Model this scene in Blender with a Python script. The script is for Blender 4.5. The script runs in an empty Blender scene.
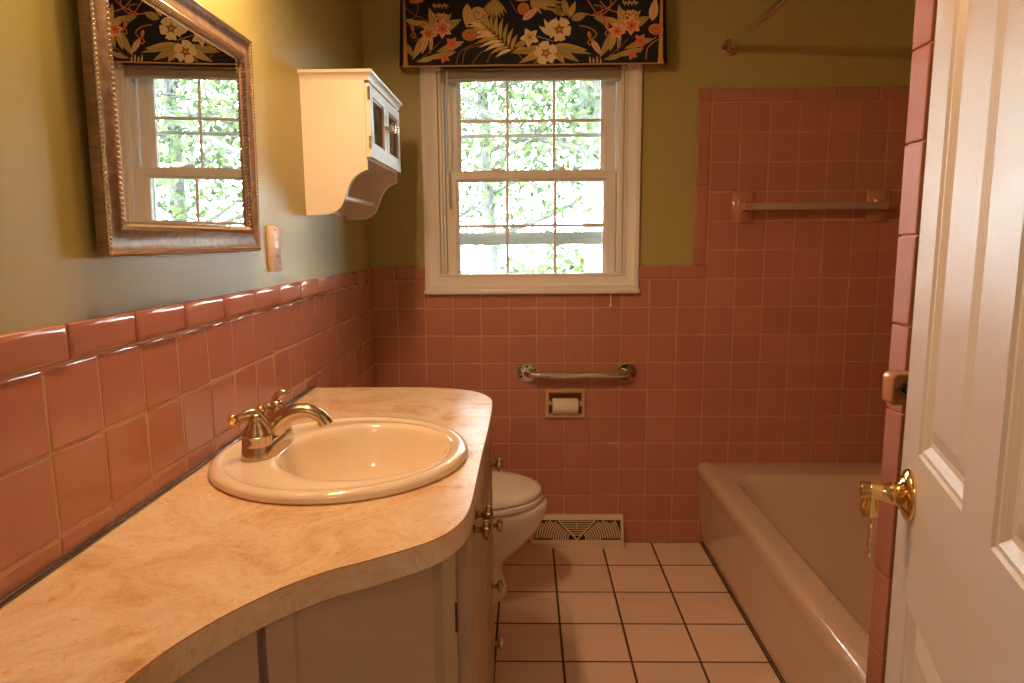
import bpy, bmesh, math, random
from mathutils import Vector, Matrix, Quaternion
random.seed(7)
PI = math.pi
sc = bpy.context.scene
COL = sc.collection

# ------------------------------------------------------------------ materials
def mat(name, col=(.8, .8, .8), rough=.5, metal=0.0, spec=.5, **kw):
    m = bpy.data.materials.new(name); m.use_nodes = True
    b = m.node_tree.nodes['Principled BSDF']
    b.inputs['Base Color'].default_value = (*col, 1)
    b.inputs['Roughness'].default_value = rough
    b.inputs['Metallic'].default_value = metal
    b.inputs['Specular IOR Level'].default_value = spec
    for k, v in kw.items():
        b.inputs[k.replace('_', ' ')].default_value = v
    return m
def nd(m, t, **kw):
    n = m.node_tree.nodes.new(t)
    for k, v in kw.items(): setattr(n, k, v)
    return n
def lk(m, a, b): m.node_tree.links.new(a, b)
def bsdf(m): return m.node_tree.nodes['Principled BSDF']
def noise(m, scale, detail=4, rough=.55, dist=0.0, coord='Object', vscale=None):
    tc = nd(m, 'ShaderNodeTexCoord'); n = nd(m, 'ShaderNodeTexNoise')
    n.inputs['Scale'].default_value = scale; n.inputs['Detail'].default_value = detail
    n.inputs['Roughness'].default_value = rough; n.inputs['Distortion'].default_value = dist
    if vscale:
        mp = nd(m, 'ShaderNodeMapping'); mp.inputs['Scale'].default_value = vscale
        lk(m, tc.outputs[coord], mp.inputs[0]); lk(m, mp.outputs[0], n.inputs['Vector'])
    else: lk(m, tc.outputs[coord], n.inputs['Vector'])
    return n
def ramp(m, src, stops):
    r = nd(m, 'ShaderNodeValToRGB'); e = r.color_ramp.elements
    while len(e) < len(stops): e.new(.5)
    for k, (p, c) in enumerate(stops): e[k].position = p; e[k].color = (*c, 1)
    lk(m, src, r.inputs[0]); return r
def bump(m, src, strength=.1, dist=.01):
    b = nd(m, 'ShaderNodeBump'); b.inputs['Strength'].default_value = strength; b.inputs['Distance'].default_value = dist
    lk(m, src, b.inputs['Height']); lk(m, b.outputs[0], bsdf(m).inputs['Normal']); return b

def tile_mat(name, c0, c1, rough):
    m = mat(name, c0, rough)
    g = nd(m, 'ShaderNodeNewGeometry')
    r = ramp(m, g.outputs['Random Per Island'], [(0, c0), (.85, c1), (1, tuple(min(1, x * 1.06) for x in c1))])
    n = noise(m, 9, 3); mx = nd(m, 'ShaderNodeMix', data_type='RGBA', blend_type='MULTIPLY')
    mx.inputs[0].default_value = .35
    r2 = ramp(m, n.outputs[0], [(.35, (.86, .86, .86)), (.65, (1, 1, 1))])
    lk(m, r.outputs[0], mx.inputs[6]); lk(m, r2.outputs[0], mx.inputs[7]); lk(m, mx.outputs[2], bsdf(m).inputs['Base Color'])
    n2 = noise(m, 14, 2); bump(m, n2.outputs[0], .12, .004)
    return m
M = {}
M['tile'] = tile_mat('pink_glazed_tile', (.475, .208, .152), (.505, .225, .165), .13)
M['tile_satin'] = tile_mat('pink_satin_tile', (.40, .155, .10), (.43, .17, .11), .6)
M['grout'] = mat('wall_grout', (.56, .34, .22), .8)
M['floor_tile'] = tile_mat('floor_tile', (.82, .63, .52), (.88, .70, .60), .3)
M['floor_grout'] = mat('floor_grout', (.12, .065, .035), .9)
m = M['paint'] = mat('sage_green_paint', (.43, .39, .145), .42)
n = noise(m, 60, 3); bump(m, n.outputs[0], .08, .002)
M['ceiling'] = mat('ceiling_paint', (.88, .86, .82), .8)
M['white'] = mat('white_gloss_paint', (.80, .76, .70), .3)
m = M['door_paint'] = mat('door_paint', (.72, .70, .74), .3)
n = noise(m, 30, 4, .6, vscale=(14, 14, .7)); bump(m, n.outputs[0], .22, .0022)
M['door_paint_rail'] = M['door_paint']
M['vinyl'] = mat('window_vinyl', (.86, .85, .86), .35)
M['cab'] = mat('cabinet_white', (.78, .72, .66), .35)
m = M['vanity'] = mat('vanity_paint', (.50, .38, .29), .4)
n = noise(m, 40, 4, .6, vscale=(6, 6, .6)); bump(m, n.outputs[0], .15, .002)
M['dark'] = mat('dark_gap', (.03, .018, .012), .7)
M['porcelain'] = mat('sink_porcelain', (.90, .78, .64), .09, Coat_Weight=.6)
M['toilet'] = mat('toilet_porcelain', (.90, .86, .85), .1, Coat_Weight=.4)
M['tub'] = mat('tub_enamel', (.72, .57, .48), .14, Coat_Weight=.4)
M['ceramic'] = mat('tile_ceramic', (.52, .26, .17), .15)
M['ceramic_tan'] = mat('tan_ceramic', (.62, .42, .26), .2)
M['acrylic'] = mat('grey_plastic_bar', (.42, .34, .28), .25)
M['nickel'] = mat('brushed_nickel', (.62, .50, .38), .2, 1)
M['chrome'] = mat('chrome', (.75, .72, .70), .07, 1)
M['brass'] = mat('polished_brass', (.88, .64, .30), .12, 1)
M['old_brass'] = mat('aged_brass', (.42, .28, .12), .25, 1)
M['steel'] = mat('dark_steel', (.30, .31, .34), .25, 1)
M['paper'] = mat('paper', (.88, .78, .66), .9)
M['vent'] = mat('vent_enamel', (.74, .60, .46), .4)
M['mirror'] = mat('mirror_silver', (.90, .90, .90), .004, 1)
M['switch'] = mat('almond_plastic', (.82, .62, .42), .35)
M['navy'] = mat('navy_cotton', (.012, .017, .034), .9)
for k, c in dict(cream=(.62, .47, .30), cream2=(.50, .34, .17), olive=(.17, .14, .045), olive2=(.30, .24, .09), gold=(.42, .28, .10), coral=(.50, .13, .07), pinkc=(.62, .30, .20), brown=(.20, .085, .035), rust=(.42, .15, .05), ochre=(.40, .22, .06)).items():
    M['p_' + k] = mat('print_' + k, tuple(min(.85, x * 1.5) for x in c), .9)
M['blind'] = mat('blind_slat', (.52, .46, .40), .6)
# countertop laminate
m = M['laminate'] = mat('marbled_laminate', (.7, .5, .3), .27)
n1 = noise(m, 7, 8, .7, 1.2); n2 = noise(m, 38, 8, .78, 3.0)
a = ramp(m, n1.outputs[0], [(.32, (.58, .37, .20)), (.46, (.74, .56, .38)), (.60, (.82, .70, .56))])
b_ = ramp(m, n2.outputs[0], [(.34, (.80, .52, .30)), (.45, (1, .92, .84)), (.56, (1, 1, 1)), (.66, (.78, .78, .78))])
mx = nd(m, 'ShaderNodeMix', data_type='RGBA', blend_type='MULTIPLY'); mx.inputs[0].default_value = .8
lk(m, a.outputs[0], mx.inputs[6]); lk(m, b_.outputs[0], mx.inputs[7]); lk(m, mx.outputs[2], bsdf(m).inputs['Base Color'])
# mirror frame: brown-bronze streaked wood finish
m = M['frame'] = mat('bronze_frame', (.25, .16, .11), .42, .35)
n = noise(m, 20, 6, .7, .5, vscale=(1, 3, 3))
r = ramp(m, n.outputs[0], [(.3, (.17, .105, .07)), (.7, (.38, .27, .19))]); lk(m, r.outputs[0], bsdf(m).inputs['Base Color'])
M['bead'] = mat('pewter_bead', (.78, .72, .68), .22, 1)
# thin window glass
m = M['glass'] = bpy.data.materials.new('window_glass'); m.use_nodes = True
nt = m.node_tree; nt.nodes.clear()
o = nt.nodes.new('ShaderNodeOutputMaterial'); t = nt.nodes.new('ShaderNodeBsdfTransparent'); g = nt.nodes.new('ShaderNodeBsdfGlossy')
g.inputs['Roughness'].default_value = .02; t.inputs[0].default_value = (.96, .98, .98, 1)
f = nt.nodes.new('ShaderNodeFresnel'); f.inputs[0].default_value = 1.45; mxx = nt.nodes.new('ShaderNodeMixShader')
nt.links.new(f.outputs[0], mxx.inputs[0]); nt.links.new(t.outputs[0], mxx.inputs[1]); nt.links.new(g.outputs[0], mxx.inputs[2]); nt.links.new(mxx.outputs[0], o.inputs[0])
M['crystal'] = mat('clear_crystal', (.9, .85, .8), .03, Transmission_Weight=.8)
# outside
m = M['leaf'] = mat('leaf', (.10, .17, .05), .6)
g = nd(m, 'ShaderNodeNewGeometry'); r = ramp(m, g.outputs['Random Per Island'], [(0, (.020, .036, .014)), (.5, (.042, .066, .022)), (1, (.085, .115, .032))])
lk(m, r.outputs[0], bsdf(m).inputs['Base Color'])
tr = nd(m, 'ShaderNodeBsdfTranslucent'); lk(m, r.outputs[0], tr.inputs[0]); ms = nd(m, 'ShaderNodeMixShader'); ms.inputs[0].default_value = .5
out = m.node_tree.nodes['Material Output']; lk(m, bsdf(m).outputs[0], ms.inputs[1]); lk(m, tr.outputs[0], ms.inputs[2]); lk(m, ms.outputs[0], out.inputs[0])
m = M['bark'] = mat('bark', (.10, .085, .07), .9); n = noise(m, 14, 5, .7, vscale=(3, 3, .6)); bump(m, n.outputs[0], .6, .03)
r = ramp(m, n.outputs[0], [(.3, (.035, .034, .032)), (.7, (.075, .072, .068))]); lk(m, r.outputs[0], bsdf(m).inputs['Base Color'])
m = M['lawn'] = mat('lawn', (.16, .2, .07), .9); n = noise(m, 3, 6, .7)
r = ramp(m, n.outputs[0], [(.3, (.03, .045, .02)), (.7, (.07, .085, .04))]); lk(m, r.outputs[0], bsdf(m).inputs['Base Color'])
M['asphalt'] = mat('asphalt', (.045, .05, .06), .9)
M['siding'] = mat('siding', (.30, .31, .34), .8)
M['roofing'] = mat('roofing', (.12, .12, .14), .9)
M['alu'] = mat('storm_aluminium', (.75, .78, .82), .4, .3)
def emis(name, col, s):
    m = bpy.data.materials.new(name); m.use_nodes = True; nt = m.node_tree; nt.nodes.clear()
    o = nt.nodes.new('ShaderNodeOutputMaterial'); e = nt.nodes.new('ShaderNodeEmission'); e.inputs[0].default_value = (*col, 1); e.inputs[1].default_value = s
    nt.links.new(e.outputs[0], o.inputs[0]); return m
LAMP = 30.5
M['bulb'] = emis('warm_bulb', (1.0, .575, .27), 60.0)
M['hall_fill_glow'] = emis('hall_fill_glow', (1.0, .78, .60), 14.0)  # glow of the fill lamp added in the hall
M['shade_out'] = mat('lamp_shade_metal', (.35, .25, .15), .35, .8)
M['shade_in'] = mat('lamp_shade_inner', (.7, .6, .5), .6)

# ------------------------------------------------------------------ mesh building
class MB:
    def __init__(s, xf=None): s.v = []; s.f = []; s.m = []; s.xf = xf; s.mats = []
    def mi(s, m):
        m = M[m] if isinstance(m, str) else m
        if m not in s.mats: s.mats.append(m)
        return s.mats.index(m)
    def add(s, vs, fs, m):
        k = len(s.v); i = s.mi(m)
        s.v += [tuple(v) for v in vs]
        for f in fs: s.f.append([a + k for a in f]); s.m.append(i)
        return s
    def box(s, p, q, m, bev=0.0, seg=2, rot=None):
        bm = bmesh.new(); bmesh.ops.create_cube(bm, size=1)
        c = [(p[i] + q[i]) / 2 for i in range(3)]; d = [abs(q[i] - p[i]) for i in range(3)]
        for v in bm.verts: v.co = Vector((v.co.x * d[0], v.co.y * d[1], v.co.z * d[2]))
        if bev: bmesh.ops.bevel(bm, geom=bm.edges[:], offset=min(bev, min(d) * .49), segments=seg, profile=.5, affect='EDGES')
        if rot is not None:
            for v in bm.verts: v.co = rot @ v.co
        bm.verts.index_update()
        s.add([v.co + Vector(c) for v in bm.verts], [[v.index for v in f.verts] for f in bm.faces], m); bm.free(); return s
    def loft(s, rings, m, closed=True, cap0=True, cap1=True):
        n = len(rings[0]); vs = [p for r in rings for p in r]; fs = []
        for i in range(len(rings) - 1):
            for j in range(n if closed else n - 1):
                a = i * n + j; b = i * n + (j + 1) % n
                fs.append([a, b, b + n, a + n])
        if cap0: fs.append(list(range(n))[::-1])
        if cap1: fs.append([(len(rings) - 1) * n + j for j in range(n)])
        return s.add(vs, fs, m)
    def tube(s, pts, r, m, n=12, caps=True, flat=None):
        pts = [Vector(p) for p in pts]; R = r if isinstance(r, (list, tuple)) else [r] * len(pts)
        T = []
        for i in range(len(pts)):
            a = pts[max(i - 1, 0)]; b = pts[min(i + 1, len(pts) - 1)]; T.append((b - a).normalized())
        up = Vector((0, 0, 1)) if abs(T[0].z) < .9 else Vector((1, 0, 0))
        N = (up - T[0] * up.dot(T[0])).normalized(); rings = []
        for i in range(len(pts)):
            N = (N - T[i] * N.dot(T[i])).normalized(); B = T[i].cross(N)
            ru, rv = R[i] if isinstance(R[i], tuple) else (R[i], R[i])
            rings.append([pts[i] + N * (ru * math.cos(2 * PI * k / n)) + B * (rv * math.sin(2 * PI * k / n)) for k in range(n)])
        return s.loft(rings, m, True, caps, caps)
    def lathe(s, base, axis, prof, m, n=24, caps=True):
        base = Vector(base); A = Vector(axis).normalized()
        U = (Vector((0, 0, 1)) if abs(A.z) < .9 else Vector((1, 0, 0))); U = (U - A * U.dot(A)).normalized(); W = A.cross(U)
        rings = [[base + A * h + (U * math.cos(2 * PI * k / n) + W * math.sin(2 * PI * k / n)) * max(r, 1e-5) for k in range(n)] for h, r in prof]
        return s.loft(rings, m, True, caps, caps)
    def ball(s, c, r, m, n=12, k=8, sc_=(1, 1, 1)):
        c = Vector(c); rings = []
        for i in range(1, k):
            t = PI * i / k
            rings.append([c + Vector((r * sc_[0] * math.sin(t) * math.cos(2 * PI * j / n), r * sc_[1] * math.sin(t) * math.sin(2 * PI * j / n), r * sc_[2] * math.cos(t))) for j in range(n)])
        return s.loft(rings, m)
    def poly(s, pts, m): return s.add(pts, [list(range(len(pts)))], m)
    def prism(s, pts2, lo, hi, m, ax='z'):
        def P(p, h): return {'z': (p[0], p[1], h), 'y': (p[0], h, p[1]), 'x': (h, p[0], p[1])}[ax]
        return s.loft([[P(p, lo) for p in pts2], [P(p, hi) for p in pts2]], m)
    def build(s, name, parent=None, smooth=35, kind=None, label=None, fix=True):
        me = bpy.data.meshes.new(name)
        vs = s.v if s.xf is None else [tuple(s.xf @ Vector(v)) for v in s.v]
        me.from_pydata(vs, [], s.f)
        for mm in s.mats: me.materials.append(mm)
        for p, i in zip(me.polygons, s.m): p.material_index = i
        if fix:
            bm = bmesh.new(); bm.from_mesh(me); bmesh.ops.recalc_face_normals(bm, faces=bm.faces[:]); bm.to_mesh(me); bm.free()
        me.update()
        if smooth:
            me.shade_smooth(); me.set_sharp_from_angle(angle=math.radians(smooth))
        ob = bpy.data.objects.new(name, me); COL.objects.link(ob)
        if parent is not None:
            ob.parent = parent
            L = parent.get('_w', None)
            w = Vector(L) if L is not None else Vector((0, 0, 0))
            ob.location = -w
        if kind: ob['kind'] = kind
        if label: ob['label'] = label
        return ob
WPOS = {}
def thing(name, loc, label, cat, group=None, kind=None):
    o = bpy.data.objects.new(name, None); COL.objects.link(o); o.location = loc; o['_w'] = list(loc)
    o.empty_display_size = .05
    o['label'] = label
    if kind: o['kind'] = kind
    else: o['category'] = cat
    if group: o['group'] = group
    return o
def tag(o, label, cat, group=None, kind=None):
    o['label'] = label; o['category'] = cat
    if group: o['group'] = group
    if kind: o['kind'] = kind
    return o

def catmull(P, k=6, closed=False):
    out = []; n = len(P)
    for i in range(n if closed else n - 1):
        g = lambda j: Vector(P[j % n]) if closed else Vector(P[max(0, min(n - 1, j))])
        p0, p1, p2, p3 = g(i - 1), g(i), g(i + 1), g(i + 2)
        for q in range(k):
            t = q / k
            out.append(.5 * ((2 * p1) + (p2 - p0) * t + (2 * p0 - 5 * p1 + 4 * p2 - p3) * t * t + (3 * p1 - p0 - 3 * p2 + p3) * t ** 3))
    if not closed: out.append(Vector(P[-1]))
    return out

def rect_minus(r, holes):
    out = [r]
    for h in holes:
        nxt = []
        for (a, b, c, d) in out:  # u0,u1,v0,v1
            if h[0] >= b or h[1] <= a or h[2] >= d or h[3] <= c: nxt.append((a, b, c, d)); continue
            if h[0] > a: nxt.append((a, h[0], c, d))
            if h[1] < b: nxt.append((h[1], b, c, d))
            a2, b2 = max(a, h[0]), min(b, h[1])
            if h[2] > c: nxt.append((a2, b2, c, h[2]))
            if h[3] < d: nxt.append((a2, b2, h[3], d))
        out = nxt
    return out
def grid_rects(us, vs, holes=()):
    out = []
    for i in range(len(us) - 1):
        for j in range(len(vs) - 1):
            for r in rect_minus((us[i], us[i + 1], vs[j], vs[j + 1]), holes):
                if r[1] - r[0] > .006 and r[3] - r[2] > .006: out.append(r)
    return out
def tiles(mb, O, U, V, N, rects, gap=.0034, h=.0035, m='tile', jit=.0006, edge=.004, sub=0.0):
    """cushion-edged tiles: rects in (u,v) on the plane O,U,V, standing out along N"""
    O, U, V, N = map(Vector, (O, U, V, N))
    for (a, b, c, d) in rects:
        a += gap / 2; b -= gap / 2; c += gap / 2; d -= gap / 2
        if b - a < .003 or d - c < .003: continue
        e = min(edge, (b - a) * .3, (d - c) * .3)
        j = [random.uniform(-jit, jit) for _ in range(2)]
        rings = []
        for ins, hh in ((0, -.002), (0, h * .55), (e * .25, h * .85), (e, h), (e * 1.25, h)):
            ring = []
            for (u, v) in ((a + ins, c + ins), (b - ins, c + ins), (b - ins, d - ins), (a + ins, d - ins)):
                t = hh
                if hh > 0: t += j[0] * (1 if u > (a + b) / 2 else -1) + j[1] * (1 if v > (c + d) / 2 else -1)
                ring.append(O + U * u + V * v + N * t)
            rings.append(ring)
        mb.loft(rings, m, True, False, True)
def seq(a, b, step, anchor):
    k = math.ceil((a - anchor) / step - 1e-6); o = [a]
    x = anchor + k * step
    if x - a < .004: x += step
    while x < b - .004: o.append(x); x += step
    o.append(b); return o
def rect_rings(mb, rect, prof, P, m, m2=None, cap=True):
    """nested rectangles: prof = [(inset, height)], P(u, v, h) -> point"""
    a, b, c, d = rect
    rings = [[P(a + i, c + i, h), P(b - i, c + i, h), P(b - i, d - i, h), P(a + i, d - i, h)] for i, h in prof]
    mb.loft(rings, m, True, False, cap)
def panelled(mb, rect, panels, prof, P, m, back):
    """slab face with sunk panels: face at height 0, back at `back`"""
    a, b, c, d = rect
    us = sorted({a, b} | {p[0] for p in panels} | {p[1] for p in panels}); vs = sorted({c, d} | {p[2] for p in panels} | {p[3] for p in panels})
    for (x0, x1, y0, y1) in grid_rects(us, vs, panels):
        mb.add([P(x0, y0, 0), P(x1, y0, 0), P(x1, y1, 0), P(x0, y1, 0)], [[0, 1, 2, 3]], m)
    for p in panels: rect_rings(mb, p, prof, P, m)
    F = [P(a, c, 0), P(b, c, 0), P(b, d, 0), P(a, d, 0)]; B = [P(a, c, back), P(b, c, back), P(b, d, back), P(a, d, back)]
    mb.loft([B, F], m, True, True, False)

# ------------------------------------------------------------------ measures
XL, YB, XR, H = -.592, 2.635, 1.46, 2.44
PX, PY1 = .651, 1.213       # corner of the closet block at the foot of the tub
YF = .30                    # inner face of the doorway wall
ZW, CAP = 1.115, .05        # wainscot height, cap tile height
ZT = 1.763                  # top of tub surround
T = .108
X0 = -.6056
WIN = (-.322, .366, 1.05, 1.875)   # hole in the back wall

# ------------------------------------------------------------------ shell
mb = MB(); mb.box((-1.5, -1.5, -.1), (XR + .15, YB + .12, -.0012), 'floor_grout')
us = seq(XL, .72, .1997, .1038); vs = seq(YF, YB, .1997, 2.4375 + .1997)
tiles(mb, (0, 0, -.0045), (1, 0, 0), (0, 1, 0), (0, 0, 1), grid_rects(us, vs), .0065, .0045, 'floor_tile', .0002, .003)
us = seq(.72, XR, .1997, .1038); vs2 = seq(YF, 1.21, .1997, 2.4375 - .1997 * 9)
tiles(mb, (0, 0, -.0045), (1, 0, 0), (0, 1, 0), (0, 0, 1), grid_rects(us, vs2), .0065, .0045, 'floor_tile', .0002, .003)
us = seq(-1.5, XR, .1997, .1038); vs2 = seq(-1.5, YF, .1997, 2.4375 - .1997 * 11)
tiles(mb, (0, 0, -.0045), (1, 0, 0), (0, 1, 0), (0, 0, 1), grid_rects(us, vs2), .0065, .0045, 'floor_tile', .0002, .003)
mb.build('floor', kind='structure')
MB().box((-1.5, -1.5, H), (XR + .15, YB + .12, H + .1), 'ceiling').build('ceiling', kind='structure')

TPR = (.083, .225, .535, .625)    # recess of the paper holder
wl = MB().box((XL - .12, .18, 0), (XL - .0035, YB + .12, H), 'paint').build('wall_left', kind='structure')
mb = MB()
for r in grid_rects(sorted({-.75, XR + .15, WIN[0], WIN[1], TPR[0], TPR[1]}), sorted({0, H, WIN[2], WIN[3], TPR[2], TPR[3]}), [WIN, TPR]):
    mb.box((r[0], YB + .0035, r[2]), (r[1], YB + .13, r[3]), 'paint')
wb = mb.build('wall_back', kind='structure')
wr = MB().box((XR + .0035, .18, 0), (XR + .15, YB + .12, H), 'paint').build('wall_right', kind='structure')
DW = (-.345, .345)
mb = MB(); mb.box((XL - .12, .18, 0), (DW[0], YF, H), 'paint'); mb.box((DW[1], .18, 0), (XR + .15, YF, H), 'paint'); mb.box((DW[0], .18, 2.06), (DW[1], YF, H), 'paint')
mb.build('wall_front', kind='structure')
for i, (p, q) in enumerate([((-1.5, -1.6, 0), (XR + .15, -1.5, H)), ((-1.6, -1.6, 0), (-1.5, .18, H)), ((XR + .05, -1.5, 0), (XR + .15, .18, H)), ((-1.6, .10, 0), (XL - .12, .18, H))]):
    MB().box(p, q, 'ceiling').build(['wall_hall_rear', 'wall_hall_left', 'wall_hall_right', 'wall_hall_front'][i], kind='structure')
# door casing of the doorway
mb = MB()
for x0, x1 in ((DW[0] - .06, DW[0] + .012), (DW[1] - .012, DW[1] + .06)): mb.box((x0, YF, 0), (x1, YF + .014, 2.11), 'white', .004)
mb.box((DW[0] - .06, YF, 2.05), (DW[1] + .06, YF + .014, 2.12), 'white', .004)
mb.box((DW[0] - .0, .17, 0), (DW[0] + .012, YF, 2.06), 'white'); mb.box((DW[1] - .012, .17, 0), (DW[1], YF, 2.06), 'white')
mb.build('trim_1', kind='structure')

# wainscot: left wall
mb = MB()
mb.box((XL - .004, YF, 0), (XL + .0024, YB, ZW - .003), 'grout')
N = (1, 0, 0)
us = seq(YF, YB, T, .914); vs = seq(0, ZW - CAP, T, ZW - CAP)
tiles(mb, (XL, 0, 0), (0, 1, 0), (0, 0, 1), N, grid_rects(us, vs))
us = seq(YF, YB, .1525, .856)
tiles(mb, (XL, 0, 0), (0, 1, 0), (0, 0, 1), N, grid_rects(us, [ZW - CAP, ZW]), h=.0075, edge=.0075)
mb.build('tile_panel', wl, smooth=50)
# back wall
mb = MB(); y = YB
CASE = (-.386, .431, 1.013, 1.90)
XTE, XTI = .638, X0 + 12 * T      # outer and inner edge of the tub surround strip
for r in rect_minus((XL, XTI, 0, ZW - .003), [WIN, TPR, (CASE[0] + .02, CASE[1] - .02, 1.03, 1.9)]): mb.box((r[0], YB - .0024, r[2]), (r[1], YB + .004, r[3]), 'grout')
mb.box((XTI, YB - .0024, .30), (XR, YB + .004, ZT - .003), 'grout'); mb.box((XTE + .003, YB - .0024, ZW), (XTI, YB + .004, ZT - .003), 'grout')
hole = [TPR, (CASE[0] + .01, CASE[1] - .01, 1.025, 1.9)]
us = seq(XL, XTI, T, X0 + T); vs = seq(0, ZW - CAP, T, ZW - CAP)
tiles(mb, (0, YB, 0), (1, 0, 0), (0, 0, 1), (0, -1, 0), grid_rects(us, vs, hole))
us = seq(XL, XTI, .1525, XTI - .128)
tiles(mb, (0, YB, 0), (1, 0, 0), (0, 0, 1), (0, -1, 0), grid_rects(us, [ZW - CAP, ZW], hole), h=.0075, edge=.0075)
mb.box((XTI, YB - .0024, 0), (XTI + .06, YB + .004, .30), 'grout'); tiles(mb, (0, YB, 0), (1, 0, 0), (0, 0, 1), (0, -1, 0), grid_rects([XTI, XTI + .06], seq(0, .30, T, ZW - CAP)))
us = seq(XTI, XR, T, X0); vs = seq(.30, ZT - CAP, T, ZW - CAP)
tiles(mb, (0, YB, 0), (1, 0, 0), (0, 0, 1), (0, -1, 0), grid_rects(us, vs))
us = seq(XTI, XR, .1525, XTI)
tiles(mb, (0, YB, 0), (1, 0, 0), (0, 0, 1), (0, -1, 0), grid_rects(us, [ZT - CAP, ZT]), h=.0075, edge=.0075)
tiles(mb, (0, YB, 0), (1, 0, 0), (0, 0, 1), (0, -1, 0), [(XTE, XTI, ZT - CAP, ZT)] + grid_rects([XTE, XTI - .002], seq(ZW, ZT - CAP, .1525, 1.41)), h=.0075, edge=.0075)
mb.build('tile_panel', wb, smooth=50)
# right wall of the alcove
mb = MB(); mb.box((XR - .0024, 1.30, .30), (XR + .004, YB, ZT - .003), 'grout')
tiles(mb, (XR, 0, 0), (0, 1, 0), (0, 0, 1), (-1, 0, 0), grid_rects(seq(PY1, YB, T, YB), seq(.30, ZT - CAP, T, ZW - CAP)))
tiles(mb, (XR, 0, 0), (0, 1, 0), (0, 0, 1), (-1, 0, 0), grid_rects(seq(PY1, YB, .1525, YB), [ZT - CAP, ZT]), h=.0075, edge=.0075)
mb.build('tile_panel', wr, smooth=50)
# closet block at the foot of the tub; the open door stands beside its side face
wp = MB().box((PX + .004, YF, 0), (XR + .05, PY1 - .004, H), 'paint').build('wall_partition', kind='structure')
mb = MB()
mb.box((PX + .001, PY1 - .052, 0), (PX + .03, PY1 - .001, ZT), 'grout')
tiles(mb, (PX, 0, 0), (0, 1, 0), (0, 0, 1), (-1, 0, 0), grid_rects([PY1 - .054, PY1 + .003], seq(0, ZT, .1525, 1.5225)), h=.004, edge=.003, jit=.0002, m='tile_satin')
tiles(mb, (0, PY1, 0), (1, 0, 0), (0, 0, 1), (0, 1, 0), grid_rects(seq(PX, XR, T, X0), seq(.35, ZT, T, ZW - CAP)), h=.004)
mb.build('tile_panel', wp, smooth=50)

# ------------------------------------------------------------------ window
w = thing('window_1', (.022, YB, 1.05), 'white double hung window with six panes in each sash above the pink tiles', 'window', kind='structure')
mb = MB()
# casing: moulded picture frame
def PB(u, v, h): return (u, YB + .004 - h, v)
a, b, c, d = CASE[0], CASE[1], 1.028, 1.90
rect_rings(mb, (a, b, c, d), [(0, 0), (0, .016), (.003, .019), (.016, .020), (.020, .017), (.050, .013), (.054, .016), (.060, .016), (.062, .006), (.062, -.02)], PB, 'vinyl', cap=False)
mb.build('casing', w)
mb = MB()
mb.box((a - .004, YB - .026, 1.012), (b + .004, YB + .02, 1.030), 'vinyl', .005)
mb.build('sill', w)
# jamb lining
mb = MB(); jx0, jx1, jz0, jz1 = -.318, .362, 1.054, 1.87
for p, q in (((jx0 - .004, YB - .005, jz0), (jx0 + .006, YB + .135, jz1)), ((jx1 - .006, YB - .005, jz0), (jx1 + .004, YB + .135, jz1)), ((jx0, YB - .005, jz1 - .01), (jx1, YB + .135, jz1 + .004)), ((jx0, YB - .008, jz0 - .012), (jx1, YB + .135, jz0 + .004))): mb.box(p, q, 'vinyl', .001)
for x0, x1 in ((jx0 + .006, jx0 + .016), (jx1 - .016, jx1 - .006)):
    mb.box((x0, YB + .008, jz0), (x1, YB + .020, jz1), 'vinyl', .003); mb.box((x0, YB + .052, jz0), (x1 + 0, YB + .060, jz1), 'vinyl', .002)
mb.build('jamb', w)
def sash(z0, z1, yc, st, tr, br, mz, nm, x0=-.300, x1=.344):
    """one sash with its muntins; returns the sash part"""
    mb = MB(); gx0, gx1, gz0, gz1 = x0 + st, x1 - st, z0 + br, z1 - tr
    def P(u, v, h): return (u, yc - h, v)
    prof = [(0, -.016), (0, .016), (.002, .018), (st - .010, .018), (st - .003, .010), (st, .004), (st, -.016)]
    # stiles and rails as rings with their own widths
    outer = lambda t: None
    def ring(k, h):   # k 0..1 from outside to glass
        return [P(x0 + st * k, z0 + br * k, h), P(x1 - st * k, z0 + br * k, h), P(x1 - st * k, z1 - tr * k, h), P(x0 + st * k, z1 - tr * k, h)]
    mb.loft([ring(0, -.016), ring(0, .016), ring(.05, .018), ring(.72, .018), ring(.85, .010), ring(1, .004), ring(1, -.016), ring(0, -.016)], 'vinyl', True, False, False)
    s_ = mb.build(nm, w)
    mb = MB()
    for k in (1, 2):
        x = gx0 + (gx1 - gx0) * k / 3; mb.box((x - .006, yc - .010, gz0 - .002), (x + .006, yc - .002, gz1 + .002), 'vinyl', .003)
    mb.box((gx0 - .002, yc - .0105, mz - .006), (gx1 + .002, yc - .0015, mz + .006), 'vinyl', .003)
    mb.build('muntin', s_)
    MB().box((gx0 - .004, yc + .002, gz0 - .004), (gx1 + .004, yc + .005, gz1 + .004), 'glass').build('pane', s_)
    return s_
ls = sash(1.062, 1.475, YB + .036, .047, .038, .028, 1.271, 'lower_sash')
us_ = sash(1.44, 1.866, YB + .080, .055, .030, .044, 1.667, 'upper_sash')
for x in (-.10, .145):
    mb = MB(); mb.box((x - .028, YB + .016, 1.475), (x + .028, YB + .040, 1.480), 'vinyl', .002); mb.lathe((x, YB + .028, 1.479), (0, 0, 1), [(0, .012), (.006, .011), (.009, .006)], 'vinyl', 14); mb.box((x - .026, YB + .020, 1.482), (x + .004, YB + .028, 1.488), 'vinyl', .002)
    mb.build('sash_lock', w)
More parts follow.
